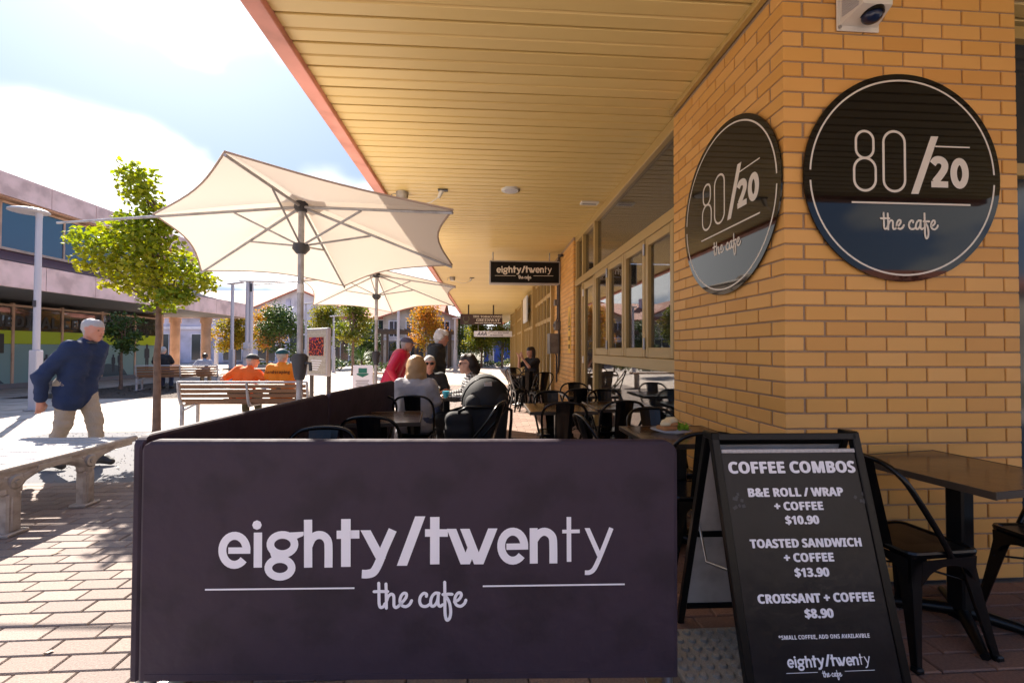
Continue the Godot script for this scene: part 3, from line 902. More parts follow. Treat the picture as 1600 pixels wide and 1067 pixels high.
# ------------------------------------------------------------------ the long building across the plaza
func left_building() -> void:
	var t := thing("medical_building", "two storey pink panelled building with lime green shop windows", "building", V(-11.8, 0, -5.0))
	var Z := func(z: float) -> float: return z + 5.0
	var a := 0.0; var b := -16.6   # local z of the upper storey
	# awning band of pink panels, along the plaza and round the end
	for i in 12:
		var z := -0.75 - i * 1.5
		part("band_panel", bxm(V(0, 3.115, z), V(0.12, 0.63, 1.485), 0.004), M.pink_panel, t)
	for i in 4:
		part("band_panel", bxm(V(-0.80 - i * 1.5, 3.115, -18.06), V(1.485, 0.63, 0.12), 0.004), M.pink_panel, t)
	part("awning_ceiling", bxm(V(-3.1, 2.86, -9.0), V(6.0, 0.06, 18.0)), M.soffit_grey, t)
	part("awning_roof", one(func(m: MB):
		m.quad(V(0.05, 3.45, 0), V(-1.9, 4.08, 0), V(-1.9, 4.08, -18.1), V(0.05, 3.45, -18.1))
		m.quad(V(0.05, 3.45, -18.1), V(-1.9, 4.08, -16.9), V(-6, 4.08, -16.9), V(-6, 3.45, -18.1))), M.maroon, t)
	# upper storey
	part("upper_wall", bxm(V(-4.8, 4.9, b / 2), V(5.9, 2.4, -b), 0.0), M.pink_wall, t)
	for i in 11:
		part("fascia_panel", bxm(V(-1.52, 5.83, -0.76 - i * 1.54), V(0.14, 0.64, 1.525), 0.004), M.pink_panel, t)
	part("roof", bxm(V(-4.7, 6.1, b / 2), V(6.3, 0.1, -b - 0.2)), M.concrete, t)
	part("eave", bxm(V(-1.75, 5.49, b / 2), V(0.4, 0.04, -b)), M.pink_wall, t)
	var wz := [[-0.4, -3.4], [-3.9, -7.9], [-8.15, -11.9], [-12.2, -14.2], [-14.6, -16.0]]
	for q in wz:
		var w := part("upper_window", bxm(V(-1.84, 4.76, (q[0] + q[1]) / 2), V(0.06, 1.26, q[0] - q[1]), 0.0), M.upper_glass, t)
		part("frame", one(func(m: MB):
			m.box(V(-1.83, 5.42, (q[0] + q[1]) / 2), V(0.12, 0.07, q[0] - q[1] + 0.14), 0.004)
			m.box(V(-1.83, 4.10, (q[0] + q[1]) / 2), V(0.14, 0.08, q[0] - q[1] + 0.14), 0.004)
			for k in 3:
				m.box(V(-1.83, 4.76, lerpf(q[0], q[1], k / 2.0)), V(0.10, 1.24, 0.05), 0.004)), M.pink_wall, w)
	# ground floor shopfront, glazed, set back under the awning
	var gx := -3.1
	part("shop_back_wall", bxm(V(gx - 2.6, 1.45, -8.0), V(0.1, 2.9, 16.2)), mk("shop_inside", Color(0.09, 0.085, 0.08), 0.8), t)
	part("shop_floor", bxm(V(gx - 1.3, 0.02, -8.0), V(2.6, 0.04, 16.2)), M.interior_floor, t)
	part("end_wall", bxm(V(gx - 1.2, 1.45, -16.22), V(2.5, 2.9, 0.12)), M.pink_wall, t)
	part("end_wall", bxm(V(gx - 1.2, 1.45, 0.0), V(2.5, 2.9, 0.12)), M.pink_wall, t)
	for i in 10:
		var z := -0.1 - i * 1.62
		var p := part("shop_pane", bxm(V(gx, 1.32, z - 0.8), V(0.012, 2.5, 1.56)), M.pane_shop, t)
		part("film_band", bxm(V(gx + 0.012, 1.62, z - 0.8), V(0.004, 0.42, 1.56)), M.lime, p)
		part("film_mural", bxm(V(gx + 0.012, 0.78, z - 0.8), V(0.004, 1.24, 1.56)), M.teal_film, p)
		part("shop_mullion", bxm(V(gx, 1.35, z), V(0.09, 2.7, 0.07), 0.004), M.pink_wall, t)
	part("shop_head", bxm(V(gx, 2.62, -8.1), V(0.085, 0.07, 16.2), 0.004), M.pink_wall, t)
	part("shop_plinth", bxm(V(gx + 0.02, 0.08, -8.1), V(0.14, 0.16, 16.2), 0.004), M.soffit_grey, t)
	for i in 5:
		part("strip_light", bxm(V(gx - 1.0, 2.52, -4.0 - i * 2.3), V(0.12, 0.03, 1.2), 0.004), M.print_white, t)
	# printed film: hills, figures, a bicycle, lettering
	var X := V(0, 0, -1); var Y := Vector3.UP
	var o := V(gx + 0.02, 0, 0)
	for hl in [[6.0, 0.17, 6.5, 0.55, 7.4, 0.95, 8.1, 1.0, 8.9, 0.75, 9.6, 0.17], [12.3, 0.17, 12.6, 0.5, 13.3, 0.66, 14.0, 0.5, 14.3, 0.17]]:
		part("mural_hill", one(func(m: MB): m.slab(smooth(hl), o, X, Y, 0.002)), M.teal_dark, t)
	var fig := func(zz: float, h: float) -> void:
		part("mural_figure", one(func(m: MB):
			m.slab(pts([-0.07, 0, -0.02, 0.0, 0.0, 0.42, 0.03, 0.0, 0.08, 0.0, 0.09, 0.46, 0.13, 0.46, 0.12, 0.80, 0.05, 0.83, 0.05, 0.98, -0.05, 0.98, -0.05, 0.83, -0.12, 0.80, -0.12, 0.46, -0.08, 0.46]), o + X * zz + Y * 0.32 + V(0.001, 0, 0), X * h, Y * h, 0.002)), M.film_dark, t)
	for q in [[10.6, 0.8], [10.9, 0.75], [11.7, 0.85], [13.6, 0.72], [13.9, 0.8], [15.35, 1.15]]: fig.call(q[0], q[1])
	part("mural_bicycle", one(func(m: MB):
		for c in [7.12, 7.72]:
			m.ribbon(arc(c, 1.42, 0.20, 0.20, 0, 345, 18), 0.035, o + V(0.004, 0, 0), X, Y, true)
		m.ribbon(pts([7.12, 1.42, 7.3, 1.72, 7.6, 1.72, 7.72, 1.42]), 0.03, o + V(0.0045, 0, 0), X, Y)
		m.ribbon(pts([7.3, 1.72, 7.42, 1.42, 7.6, 1.72, 7.6, 1.82]), 0.03, o + V(0.005, 0, 0), X, Y)), M.film_dark, t)
	part("wall_screen", bxm(V(gx + 0.03, 1.42, -9.0), V(0.03, 0.60, 1.1), 0.004), M.screen_black, t)
	part("emblem", one(func(m: MB):
		m.ribbon(arc(7.9, 2.15, 0.22, 0.24, 0, 345, 20), 0.03, o, X, Y, true)
		m.ribbon(smooth([7.75, 1.98, 7.9, 2.18, 7.95, 2.38]), 0.03, o + V(0.001, 0, 0), X, Y)), M.teal_film, t)
	text(t, "MEDICAL CENTRE", 0.36, o + X * 11.2 + Y * 2.12, X, Y, mk("letter_grey", Color(0.03, 0.03, 0.032), 0.5), "shop_lettering", true)
	text(t, "Allied Health", 0.20, o + X * 14.6 + Y * 2.36, X, Y, M.letter_grey, "shop_lettering", true)
	text(t, "TeleHealth", 0.20, o + X * 14.7 + Y * 2.02, X, Y, M.letter_grey, "shop_lettering", true)
	part("sticker", bxm(V(gx + 0.026, 0.98, -6.75), V(0.006, 0.26, 1.0)), M.print_white, t)
	text(t, "MIXED", 0.18, V(gx + 0.030, 0.98, -6.78), X, Y, M.film_dark, "shop_lettering", true)
	text(t, "Billing", 0.20, V(gx + 0.028, 0.70, -6.78), X, Y, M.print_white, "shop_lettering", true)
	text(t, "Available", 0.13, V(gx + 0.028, 0.43, -6.82), X, Y, M.print_white, "shop_lettering", true)
	# round columns under the end of the awning
	for q in [[-2.3, -18.62 + 0.1], [-3.8, -18.52], [-4.65, -18.52]]:
		part("column", one(func(m: MB):
			m.tube([V(q[0], 0, q[1] + 0.35), V(q[0], 2.86, q[1] + 0.35)], 0.21, 18)
			m.tube([V(q[0], 2.55, q[1] + 0.35), V(q[0], 2.85, q[1] + 0.35)], 0.26, 18)), M.pink_wall, t)

func house(called: String, label: String, at: Vector3, size: Vector3, wall: Material, ridge_along_x: bool, rise: float, over := 0.35) -> Node3D:
	var t := thing(called, label, "building", at)
	var hx := size.x / 2; var hz := size.z / 2; var h := size.y
	part("wall", one(func(m: MB):
		m.box(V(0, h / 2, 0), V(size.x, h, size.z))
		if ridge_along_x:
			for s in [-1, 1]: m.tri(V(s * hx, h, -hz), V(s * hx, h + rise, 0), V(s * hx, h, hz))
		else:
			for s in [-1, 1]: m.tri(V(-hx, h, s * hz), V(0, h + rise, s * hz), V(hx, h, s * hz))), wall, t)
	part("roof", one(func(m: MB):
		var e := over
		if ridge_along_x:
			for s in [-1, 1]:
				var k := e * rise / hz
				m.quad(V(-hx - e, h - k, s * (hz + e)), V(hx + e, h - k, s * (hz + e)), V(hx + e, h + rise, 0), V(-hx - e, h + rise, 0))
				m.quad(V(-hx - e, h - k - 0.12, s * (hz + e)), V(hx + e, h - k - 0.12, s * (hz + e)), V(hx + e, h - k, s * (hz + e)), V(-hx - e, h - k, s * (hz + e)))
		else:
			for s in [-1, 1]:
				var k := e * rise / hx
				m.quad(V(s * (hx + e), h - k, -hz - e), V(s * (hx + e), h - k, hz + e), V(0, h + rise + 0.02, hz + e), V(0, h + rise + 0.02, -hz - e))
				m.quad(V(s * (hx + e), h - k - 0.12, hz + e), V(s * (hx + e), h - k, hz + e), V(0, h + rise + 0.02, hz + e), V(0, h + rise - 0.14, hz + e))), M.terracotta, t)
	return t
func win(t: Node3D, x: float, y: float, z: float, w: float, h: float) -> void:
	var p := part("window", bxm(V(x, y, z), V(w, h, 0.06)), M.window_dark, t)
	part("frame", one(func(m: MB):
		m.box(V(x, y + h / 2 + 0.04, z + 0.02), V(w + 0.16, 0.08, 0.1)); m.box(V(x, y - h / 2 - 0.04, z + 0.03), V(w + 0.2, 0.08, 0.14))
		m.box(V(x - w / 2 - 0.04, y, z + 0.02), V(0.08, h, 0.1)); m.box(V(x + w / 2 + 0.04, y, z + 0.02), V(0.08, h, 0.1))
		m.box(V(x, y, z + 0.025), V(0.05, h, 0.07))), M.lilac_white, p)
func far_buildings() -> void:
	# left: lilac hall seen under the arcade, with a broad red roof
	var t := house("lilac_hall", "long lilac hall with a broad red tiled roof and maroon porch", V(-27.5, 0, -46), V(17, 4.2, 14), M.lilac, true, 2.9)
	for i in 6: win(t, -7 + i * 2.6, 1.35, 7.02, 1.5, 2.2)
	part("porch_roof", one(func(m: MB):
		m.quad(V(-7.5, 3.4, 7.1), V(-7.5, 2.7, 8.6), V(-3.0, 2.7, 8.6), V(-3.0, 3.4, 7.1))), M.maroon, t)
	part("string_course", bxm(V(0, 3.0, 7.1), V(17.1, 0.25, 0.2)), M.lilac_white, t)
	# the white gable end with a smaller wing
	t = house("gabled_hall", "pale lilac hall with a wide plain gable end behind the autumn trees", V(-15.6, 0, -43), V(8.6, 4.4, 10), M.lilac_white, false, 1.9)
	for i in 3: win(t, -2.6 + i * 2.6, 1.3, 5.02, 1.4, 2.2)
	part("pilaster", bxm(V(-0.9, 2.7, 5.04), V(0.35, 5.4, 0.12)), M.lilac, t)
	t = house("red_roofed_house", "low beige house with red hipped roof and upper windows", V(-8.6, 0, -42), V(9.4, 4.0, 9), M.beige_wall, true, 1.75)
	for i in 5: win(t, -3.9 + i * 1.8, 3.2, 4.52, 0.9, 0.9)
	for i in 4: win(t, -3.4 + i * 2.2, 1.2, 4.52, 1.3, 2.0)
	part("chimney", bxm(V(-2.8, 5.6, 1.4), V(0.5, 0.9, 0.5)), M.lilac_white, t)
	t = house("terrace_house", "beige terrace with a row of upper windows and white string courses", V(-4.8, 0, -36), V(5.4, 3.7, 6), M.beige_wall, false, 0.9)
	for i in 4: win(t, -1.9 + i * 1.25, 2.75, 3.02, 0.62, 1.1)
	for i in 3: win(t, -1.7 + i * 1.6, 0.95, 3.02, 1.1, 1.8)
	part("string_course", bxm(V(0, 2.0, 3.05), V(5.5, 0.16, 0.16)), M.lilac_white, t)
	t = house("lilac_tower", "square lilac stair tower with a shallow red cap roof", V(-8.6, 0, -47), V(3.6, 5.7, 3.6), M.lilac, false, 0.55, 0.15)
	win(t, 0, 4.6, 1.82, 0.7, 0.8)
	# pergola in front of the terrace
	var p := thing("pergola", "dark timber pergola in front of the beige terrace", "pergola", V(-4.6, 0, -30.5))
	for x in [-2.2, 0.0, 2.2]:
		for z in [-0.8, 0.8]: part("post", bxm(V(x, 1.15, z), V(0.14, 2.3, 0.14), 0.006), M.trunk_dark, p)
	for z in [-0.8, 0.8]: part("beam", bxm(V(0, 2.40, z), V(5.2, 0.2, 0.1), 0.006), M.trunk_dark, p)
	for i in 12: part("rafter", bxm(V(-2.4 + i * 0.43, 2.56, 0), V(0.06, 0.12, 2.2), 0.004), M.trunk_dark, p)
	var b := thing("blue_hoarding", "blue painted hoarding beyond the end of the awning", "hoarding", V(2.2, 0, -40))
	for i in 6: part("panel", bxm(V(-1.8 + i * 0.9, 1.2, 0), V(0.88, 2.4, 0.06), 0.004), M.blue_hoard, b)
	for i in 3: part("post", bxm(V(-1.8 + i * 1.8, 1.2, -0.1), V(0.1, 2.4, 0.1), 0.004), M.steel, b)
	var c := thing("concrete_pier", "grey concrete pier standing left of the blue hoarding", "pier", V(0.55, 0, -36.5))
	part("shaft", bxm(V(0, 1.35, 0), V(0.34, 2.7, 0.5), 0.01), M.concrete, c)
	part("cap", bxm(V(0, 2.76, 0), V(0.46, 0.14, 0.62), 0.01), M.concrete, c)
	struct("hills", one(func(m: MB):
		for i in 48:
			var a0 := TAU * i / 48; var a1 := TAU * (i + 1) / 48
			var h0 := 10.0 + 6.0 * sin(a0 * 3.0) + 4.0 * sin(a0 * 7.0 + 1.0); var h1 := 10.0 + 6.0 * sin(a1 * 3.0) + 4.0 * sin(a1 * 7.0 + 1.0)
			m.quad(V(sin(a0) * 300, -1, -cos(a0) * 300), V(sin(a1) * 300, -1, -cos(a1) * 300), V(sin(a1) * 380, h1, -cos(a1) * 380), V(sin(a0) * 380, h0, -cos(a0) * 380))), mk("hill", Color(0.07, 0.085, 0.05), 0.95))
# what the round signs mirror: the street behind the camera
func behind_buildings() -> void:
	var t := house("street_hall", "low pale hall with a flat parapet across the street behind", V(13.0, 0, 15.5), V(24, 4.0, 8), M.beige_wall, true, 1.2)
	for i in 9: win(t, -11 + i * 2.7, 1.4, -4.1, 1.6, 1.8)
	t = house("lilac_shop", "lilac shop row with red roof west of the plaza behind", V(-19, 0, 14), V(12, 4.4, 22), M.lilac, false, 2.2)
	for i in 4: win(t, -4.4 + i * 2.7, 1.4, -11.1, 1.6, 1.8)
# ------------------------------------------------------------------ trees: trunk, limbs, leaves spread through clumps
func leaf_into(m: MB, p: Vector3, s: float, lobed: bool) -> void:
	var d := V(rng.randfn(), rng.randfn() * 0.6 - 0.25, rng.randfn()).normalized()
	var w := d.cross(V(rng.randfn(), rng.randfn() + 1.2, rng.randfn())).normalized()
	var nn := d.cross(w) * s * 0.12
	var tip := p + d * s
	var a := p + d * s * 0.45 + w * s * 0.42 + nn
	var b := p + d * s * 0.45 - w * s * 0.42 + nn
	m.tri(p, a, tip); m.tri(p, tip, b)
	if lobed:
		m.tri(p, p + d * s * 0.15 + w * s * 0.5 + nn, a.lerp(p, 0.35)); m.tri(p, b.lerp(p, 0.35), p + d * s * 0.15 - w * s * 0.5 + nn)
# clumps: [x, y, z, rx, ry, rz]; cols: linear leaf colours
func crown_mesh(clumps: Array, per: int, size: float, cols: Array, lobed := false, light := 0.0) -> ArrayMesh:
	var m := MB.new()
	m.colored = true
	for c in clumps:
		var tone: Color = cols[rng.randi() % cols.size()]
		var vol: float = pow(c[3] * c[4] * c[5], 0.5) * 6.0
		for i in int(per * clampf(vol, 0.25, 4.0)):
			var d := V(rng.randfn(), rng.randfn(), rng.randfn()).normalized() * pow(rng.randf(), 0.45)
			# twigs: pull leaves into small tufts so that gaps open between them
			var q := V(snappedf(d.x, 0.34), snappedf(d.y, 0.34), snappedf(d.z, 0.34))
			d = d.lerp(q, 0.62)
			var p := V(c[0] + d.x * c[3], c[1] + d.y * c[4], c[2] + d.z * c[5])
			var k: Color = tone.lerp(cols[rng.randi() % cols.size()], rng.randf() * 0.8)
			m.col = k
			leaf_into(m, p, size * rng.randf_range(0.65, 1.25), lobed)
	return m.mesh()
func limb(m: MB, a: Vector3, b: Vector3, r0: float, r1: float, wob := 0.04, n := 5) -> void:
	var p := []; var r := []
	for i in n + 1:
		var k := float(i) / n
		var w := sin(k * PI) * wob
		p.append(a.lerp(b, k) + V(rng.randf_range(-w, w), 0, rng.randf_range(-w, w)))
		r.append(lerpf(r0, r1, k))
	m.tube(p, r, 9)
func tree(called: String, label: String, at: Vector3, trunk_h: float, r: float, clumps: Array, per: int, size: float, cols: Array, leaf: String, lobed := false, group := "") -> Node3D:
	var t := thing(called, label, "tree", at, 0.0, group)
	var m := MB.new()
	limb(m, V(0, -0.05, 0), V(0.0, trunk_h, 0), r, r * 0.62, r * 0.16, 8)
	m.tube([V(0, -0.03, 0), V(0, 0.05, 0), V(0, 0.14, 0)], [r * 1.45, r * 1.2, r * 0.98], 9)
	var tr := part("trunk", m, M.trunk, t)
	var lb := MB.new()
	var top := V(0, trunk_h, 0)
	for c in clumps:
		var e := V(c[0], c[1], c[2])
		var s := V(0, clampf(e.y - 0.45, trunk_h * 0.75, trunk_h * 2.0), 0)
		var base := top if s.y < trunk_h else V(0, s.y, 0)
		limb(lb, base, e, r * 0.36, r * 0.1, 0.05)
	var hi := trunk_h
	for c in clumps: hi = maxf(hi, c[1])
	limb(lb, top, V(clumps[0][0] * 0.7, hi, 0), r * 0.6, r * 0.12, 0.03, 8)
	part("limb", lb, M.trunk, t)
	part("crown", crown_mesh(clumps, per, size, cols, lobed), M[leaf], t)
	return t
func round_clumps(y0: float, y1: float, w: float, n: int) -> Array:
	var c := []
	for i in n:
		var k := rng.randf()
		var y := lerpf(y0, y1, k)
		var rr := w * 0.5 * sqrt(maxf(0.08, 1.0 - pow(2.0 * k - 0.85, 2.0))) * 0.75
		var a := rng.randf() * TAU
		var q := rng.randf_range(0.3, 1.0)
		c.append([cos(a) * rr * q, y, sin(a) * rr * q, w * rng.randf_range(0.16, 0.26), w * rng.randf_range(0.12, 0.2), w * rng.randf_range(0.16, 0.26)])
	return c
func trees() -> void:
	var lime := [Color(0.33, 0.36, 0.014), Color(0.24, 0.30, 0.014), Color(0.40, 0.37, 0.018), Color(0.15, 0.22, 0.012)]
	# the young plane tree in the gravel pit: clumps on whorled limbs, one leader leaning left at the top
	var cl := [[-0.38, 2.45 + 1.35, 0.0, 0.30, 0.24, 0.3], [-0.22, 3.55, 0.1, 0.26, 0.24, 0.3], [-0.10, 3.28, -0.1, 0.36, 0.26, 0.34], [-0.30, 3.05, 0.1, 0.34, 0.22, 0.34], [0.12, 3.12, 0.0, 0.26, 0.18, 0.3],
		[-0.98, 2.82, 0.05, 0.36, 0.22, 0.36], [-0.62, 2.86, -0.2, 0.40, 0.26, 0.4], [-0.25, 2.80, 0.25, 0.40, 0.28, 0.42], [0.10, 2.72, 0.1, 0.36, 0.26, 0.4],
		[-0.72, 2.50, 0.2, 0.36, 0.20, 0.4], [-0.35, 2.42, -0.1, 0.42, 0.26, 0.42], [0.05, 2.36, 0.15, 0.40, 0.24, 0.42], [0.42, 2.46, -0.1, 0.36, 0.22, 0.4], [0.66, 2.26, 0.0, 0.28, 0.16, 0.34],
		[-0.56, 2.22, 0.0, 0.28, 0.14, 0.34], [0.22, 2.06, 0.1, 0.34, 0.16, 0.36], [-0.08, 1.98, -0.1, 0.30, 0.18, 0.34], [0.45, 2.02, 0.2, 0.26, 0.13, 0.3]]
	for c in cl:
		c[0] *= 0.86; c[3] *= 0.9; c[1] -= 0.05 if c[1] > 3.2 else 0.0
	tree("young_tree", "slender young street tree with yellow green leaves in the gravel pit", V(-4.69, 0, -6.62), 1.95, 0.054, cl, 380, 0.066, lime, "leaf", true)
	var dk := [Color(0.03, 0.07, 0.012), Color(0.045, 0.09, 0.015), Color(0.07, 0.11, 0.02)]
	tree("small_tree", "small round headed green tree in the bark bed by the medical shopfront", V(-11.36, 0, -14.5), 1.15, 0.05, round_clumps(1.25, 2.45, 1.35, 14), 120, 0.09, dk, "leaf_dark", true)
	var gold := [Color(0.42, 0.25, 0.01), Color(0.30, 0.24, 0.015), Color(0.16, 0.16, 0.015)]
	var org := [Color(0.48, 0.17, 0.03), Color(0.42, 0.22, 0.02), Color(0.20, 0.18, 0.02)]
	var grn := [Color(0.06, 0.11, 0.012), Color(0.10, 0.15, 0.015), Color(0.04, 0.08, 0.012)]
	var ygr := [Color(0.16, 0.18, 0.015), Color(0.10, 0.14, 0.015), Color(0.24, 0.20, 0.02)]
	# [x pixel-free plan position, z, crown bottom, crown top, width, colours, name, label]
	var L := [
		[-13.4, -24.5, 1.3, 3.0, 2.1, gold, "golden_tree", "small golden yellow tree beside the round columns", "leaf"],
		[-12.9, -27.0, 1.5, 3.6, 2.3, org, "amber_tree", "orange and green tree behind the twin lamp pole", "leaf"],
		[-11.5, -25.5, 1.2, 3.4, 2.7, grn, "dense_tree", "dense dark green round tree behind the seated men in orange", "leaf_dark"],
		[-10.6, -30.0, 0.9, 4.0, 2.9, ygr, "tall_tree", "tall yellow green tree behind the poster stand", "leaf"],
		[-6.3, -21.5, 1.6, 3.6, 1.75, ygr, "conical_tree", "pale green cone shaped tree beside the second parasol pole", "leaf"],
		[-3.7, -27.5, 1.5, 3.9, 2.9, org, "orange_tree", "round tree turning orange beyond the seated group", "leaf"],
		[-0.2, -31.0, 1.0, 3.1, 2.9, ygr, "spreading_tree", "broad green tree beneath the tobacconist sign", "leaf"],
		[1.2, -29.5, 1.2, 2.9, 2.2, ygr, "spreading_tree", "green tree at the end of the awning behind the alterations sign", "leaf"],
		[-2.2, -36.0, 0.8, 3.6, 3.4, grn, "dark_tree", "dark green tree behind the orange one", "leaf_dark"],
		[-9.0, -34.0, 0.6, 3.2, 3.2, grn, "bushy_tree", "bushy green tree in front of the red roofed house", "leaf_dark"],
		[-5.9, -34.0, 0.6, 2.6, 2.6, ygr, "bushy_tree", "loose yellow green bush tree beside the pergola", "leaf"],
		[3.0, -46.0, 1.0, 4.2, 4.5, grn, "dark_tree", "dark tree rising over the blue hoarding", "leaf_dark"],
		[-1.5, -48.0, 1.0, 4.4, 5.0, grn, "dark_tree", "far dark tree closing the end of the street", "leaf_dark"],
		[14.5, 9.6, 1.2, 3.6, 2.0, [Color(0.22, 0.04, 0.02), Color(0.16, 0.05, 0.02)], "red_tree", "small red leaved tree across the street behind", "leaf_dark"]]
	for q in L:
		tree(q[6], q[7], V(q[0], 0, q[1]), q[2] + 0.15, 0.08, round_clumps(q[2], q[3], q[4] * 1.12, 26), 85, 0.12, q[5], q[8], false, "")
	# clipped shrubs and strappy plants along the far edge of the plaza
	var sh := [[-11.6, -27.8, 1.5, 0.6], [-8.4, -26.0, 1.9, 0.8], [-7.3, -26.4, 1.6, 0.7], [-6.0, -25.8, 1.7, 0.55], [-4.9, -26.6, 1.3, 0.7], [-9.8, -27.0, 1.6, 0.9], [-0.3, -33, 1.8, 0.6], [0.6, -32.4, 1.5, 0.5], [1.6, -33, 1.6, 0.7]]
	var nm := ["low shrub in the planting left of the poster stand", "shrub behind the poster stand", "shrub between the poster stand and the conical tree", "low shrub under the conical tree", "shrub by the pergola post", "tall shrub beside the dense dark tree", "low hedge shrub under the broad green tree", "low hedge shrub at the foot of the concrete pier", "hedge shrub in front of the blue hoarding"]
	for i in sh.size():
		var s: Array = sh[i]
		var t := thing("shrub", nm[i], "shrub", V(s[0], 0, s[1]), 0.0, "shrubs at the edge of the plaza")
		var st := MB.new()
		for k in 5: limb(st, V(0, 0, 0), V(rng.randf_range(-0.4, 0.4) * s[2], s[3] * 0.6, rng.randf_range(-0.3, 0.3)), 0.02, 0.008, 0.02, 3)
		part("stem", st, M.trunk_dark, t)
		var c := []
		for k in 8: c.append([rng.randf_range(-0.4, 0.4) * s[2], rng.randf_range(0.15, 0.75) * s[3], rng.randf_range(-0.4, 0.4), s[2] * 0.22, s[3] * 0.28, 0.3])
		part("foliage", crown_mesh(c, 70, 0.11, grn if i % 2 else ygr), M.leaf_dark, t)
	for q in [[-6.9, -25.2, 1.5, "strappy palm plant behind the poster stand"], [1.25, -31.2, 1.2, "strappy plant before the blue hoarding"], [-4.1, -25.4, 0.8, "small strappy plant behind the person in red"]]:
		var t := thing("cordyline", q[3], "plant", V(q[0], 0, q[1]))
		part("stem", tbm([V(0, 0, 0), V(0, q[2] * 0.4, 0)], 0.05, 7), M.trunk_dark, t)
		var m := MB.new()
		m.colored = true
		for k in 70:
			var a := rng.randf() * TAU
			var e := rng.randf_range(0.1, 1.3)
			var d := V(cos(a) * cos(e), sin(e), sin(a) * cos(e))
			var w := V(-sin(a), 0, cos(a)) * 0.025
			var p0 := V(0, q[2] * 0.4, 0)
			var p1: Vector3 = p0 + d * q[2] * 0.35; var p2: Vector3 = p0 + d * q[2] * 0.6 - V(0, 0.12 * cos(e), 0)
			m.col = grn[rng.randi() % 3]
			m.quad(p0 - w, p1 - w, p1 + w, p0 + w); m.tri(p1 - w, p2, p1 + w)
		part("leaves", m, M.leaf_dark, t)
# ------------------------------------------------------------------ signs
func disc(m: MB, o: Vector3, x: Vector3, y: Vector3, r: float, th: float) -> void:
	var p := PackedVector2Array()
	for i in 96: p.append(Vector2(cos(TAU * i / 96), sin(TAU * i / 96)) * r)
	m.slab(p, o, x, y, th)
func round_sign(label: String, at: Vector3, x: Vector3) -> void:
	var t := thing("round_sign", label, "sign", at)
	var y := Vector3.UP
	var z := x.cross(y).normalized()
	part("panel", one(func(m: MB): disc(m, Vector3.ZERO, x, y, 0.59, 0.008)), M.sign_black, t)
	part("spacer", one(func(m: MB): disc(m, -z * 0.012, x, y, 0.06, 0.012)), M.steel, t)
	var o := z * 0.0088
	for a in [3, 183]:
		part("ring_half", one(func(m: MB): m.ribbon(arc(0, 0, 0.552, 0.552, a, a + 174, 60), 0.010, o, x, y)), M.print_cream, t)
	# units of 1/1000 m, y down
	var loop := func(cx: float, cy: float, hw: float, hh: float) -> PackedVector2Array:
		var p := arc(cx, cy - hh + hw, hw, hw, 0, 180, 14)
		p.append_array(arc(cx, cy + hh - hw, hw, hw, 180, 360, 14))
		return p
	var S := [["digit_eight", loop.call(-230, -180, 52, 76), 14.0, true, false], ["digit_eight", loop.call(-230, -12, 64, 92), 14.0, true, false],
		["digit_zero", loop.call(-55, -90, 64, 170), 14.0, true, false],
		["slash", pts([190, -240, 66, 92]), 42.0, false, false],
		["digit_two", smooth([176, -82, 196, -104, 228, -104, 248, -84, 246, -54, 222, -18, 188, 22], 6), 42.0, false, false], ["digit_two", pts([166, 34, 268, 34]), 36.0, false, false], ["digit_two", pts([178, 20, 205, 20]), 22.0, false, false],
		["digit_zero_bold", arc(338, -32, 36, 68, 0, 348, 30), 40.0, true, false],
		["bar", pts([192, -182, 402, -182]), 8.0, false, false], ["underline", pts([-312, 148, 402, 148]), 10.0, false, false]]
	S.append_array(script_strokes(-185, 148, 0.275))
	print_strokes(t, S, 0, 0, 0.001, o, x, y, M.print_cream)
func logo_sign(t: Node3D, o: Vector3, x: Vector3, width: float, mat: Material, widen := 0.0) -> void:
	print_strokes(t, wordmark(), 652, 872, width / 640.0, o, x, Vector3.UP, mat, widen)
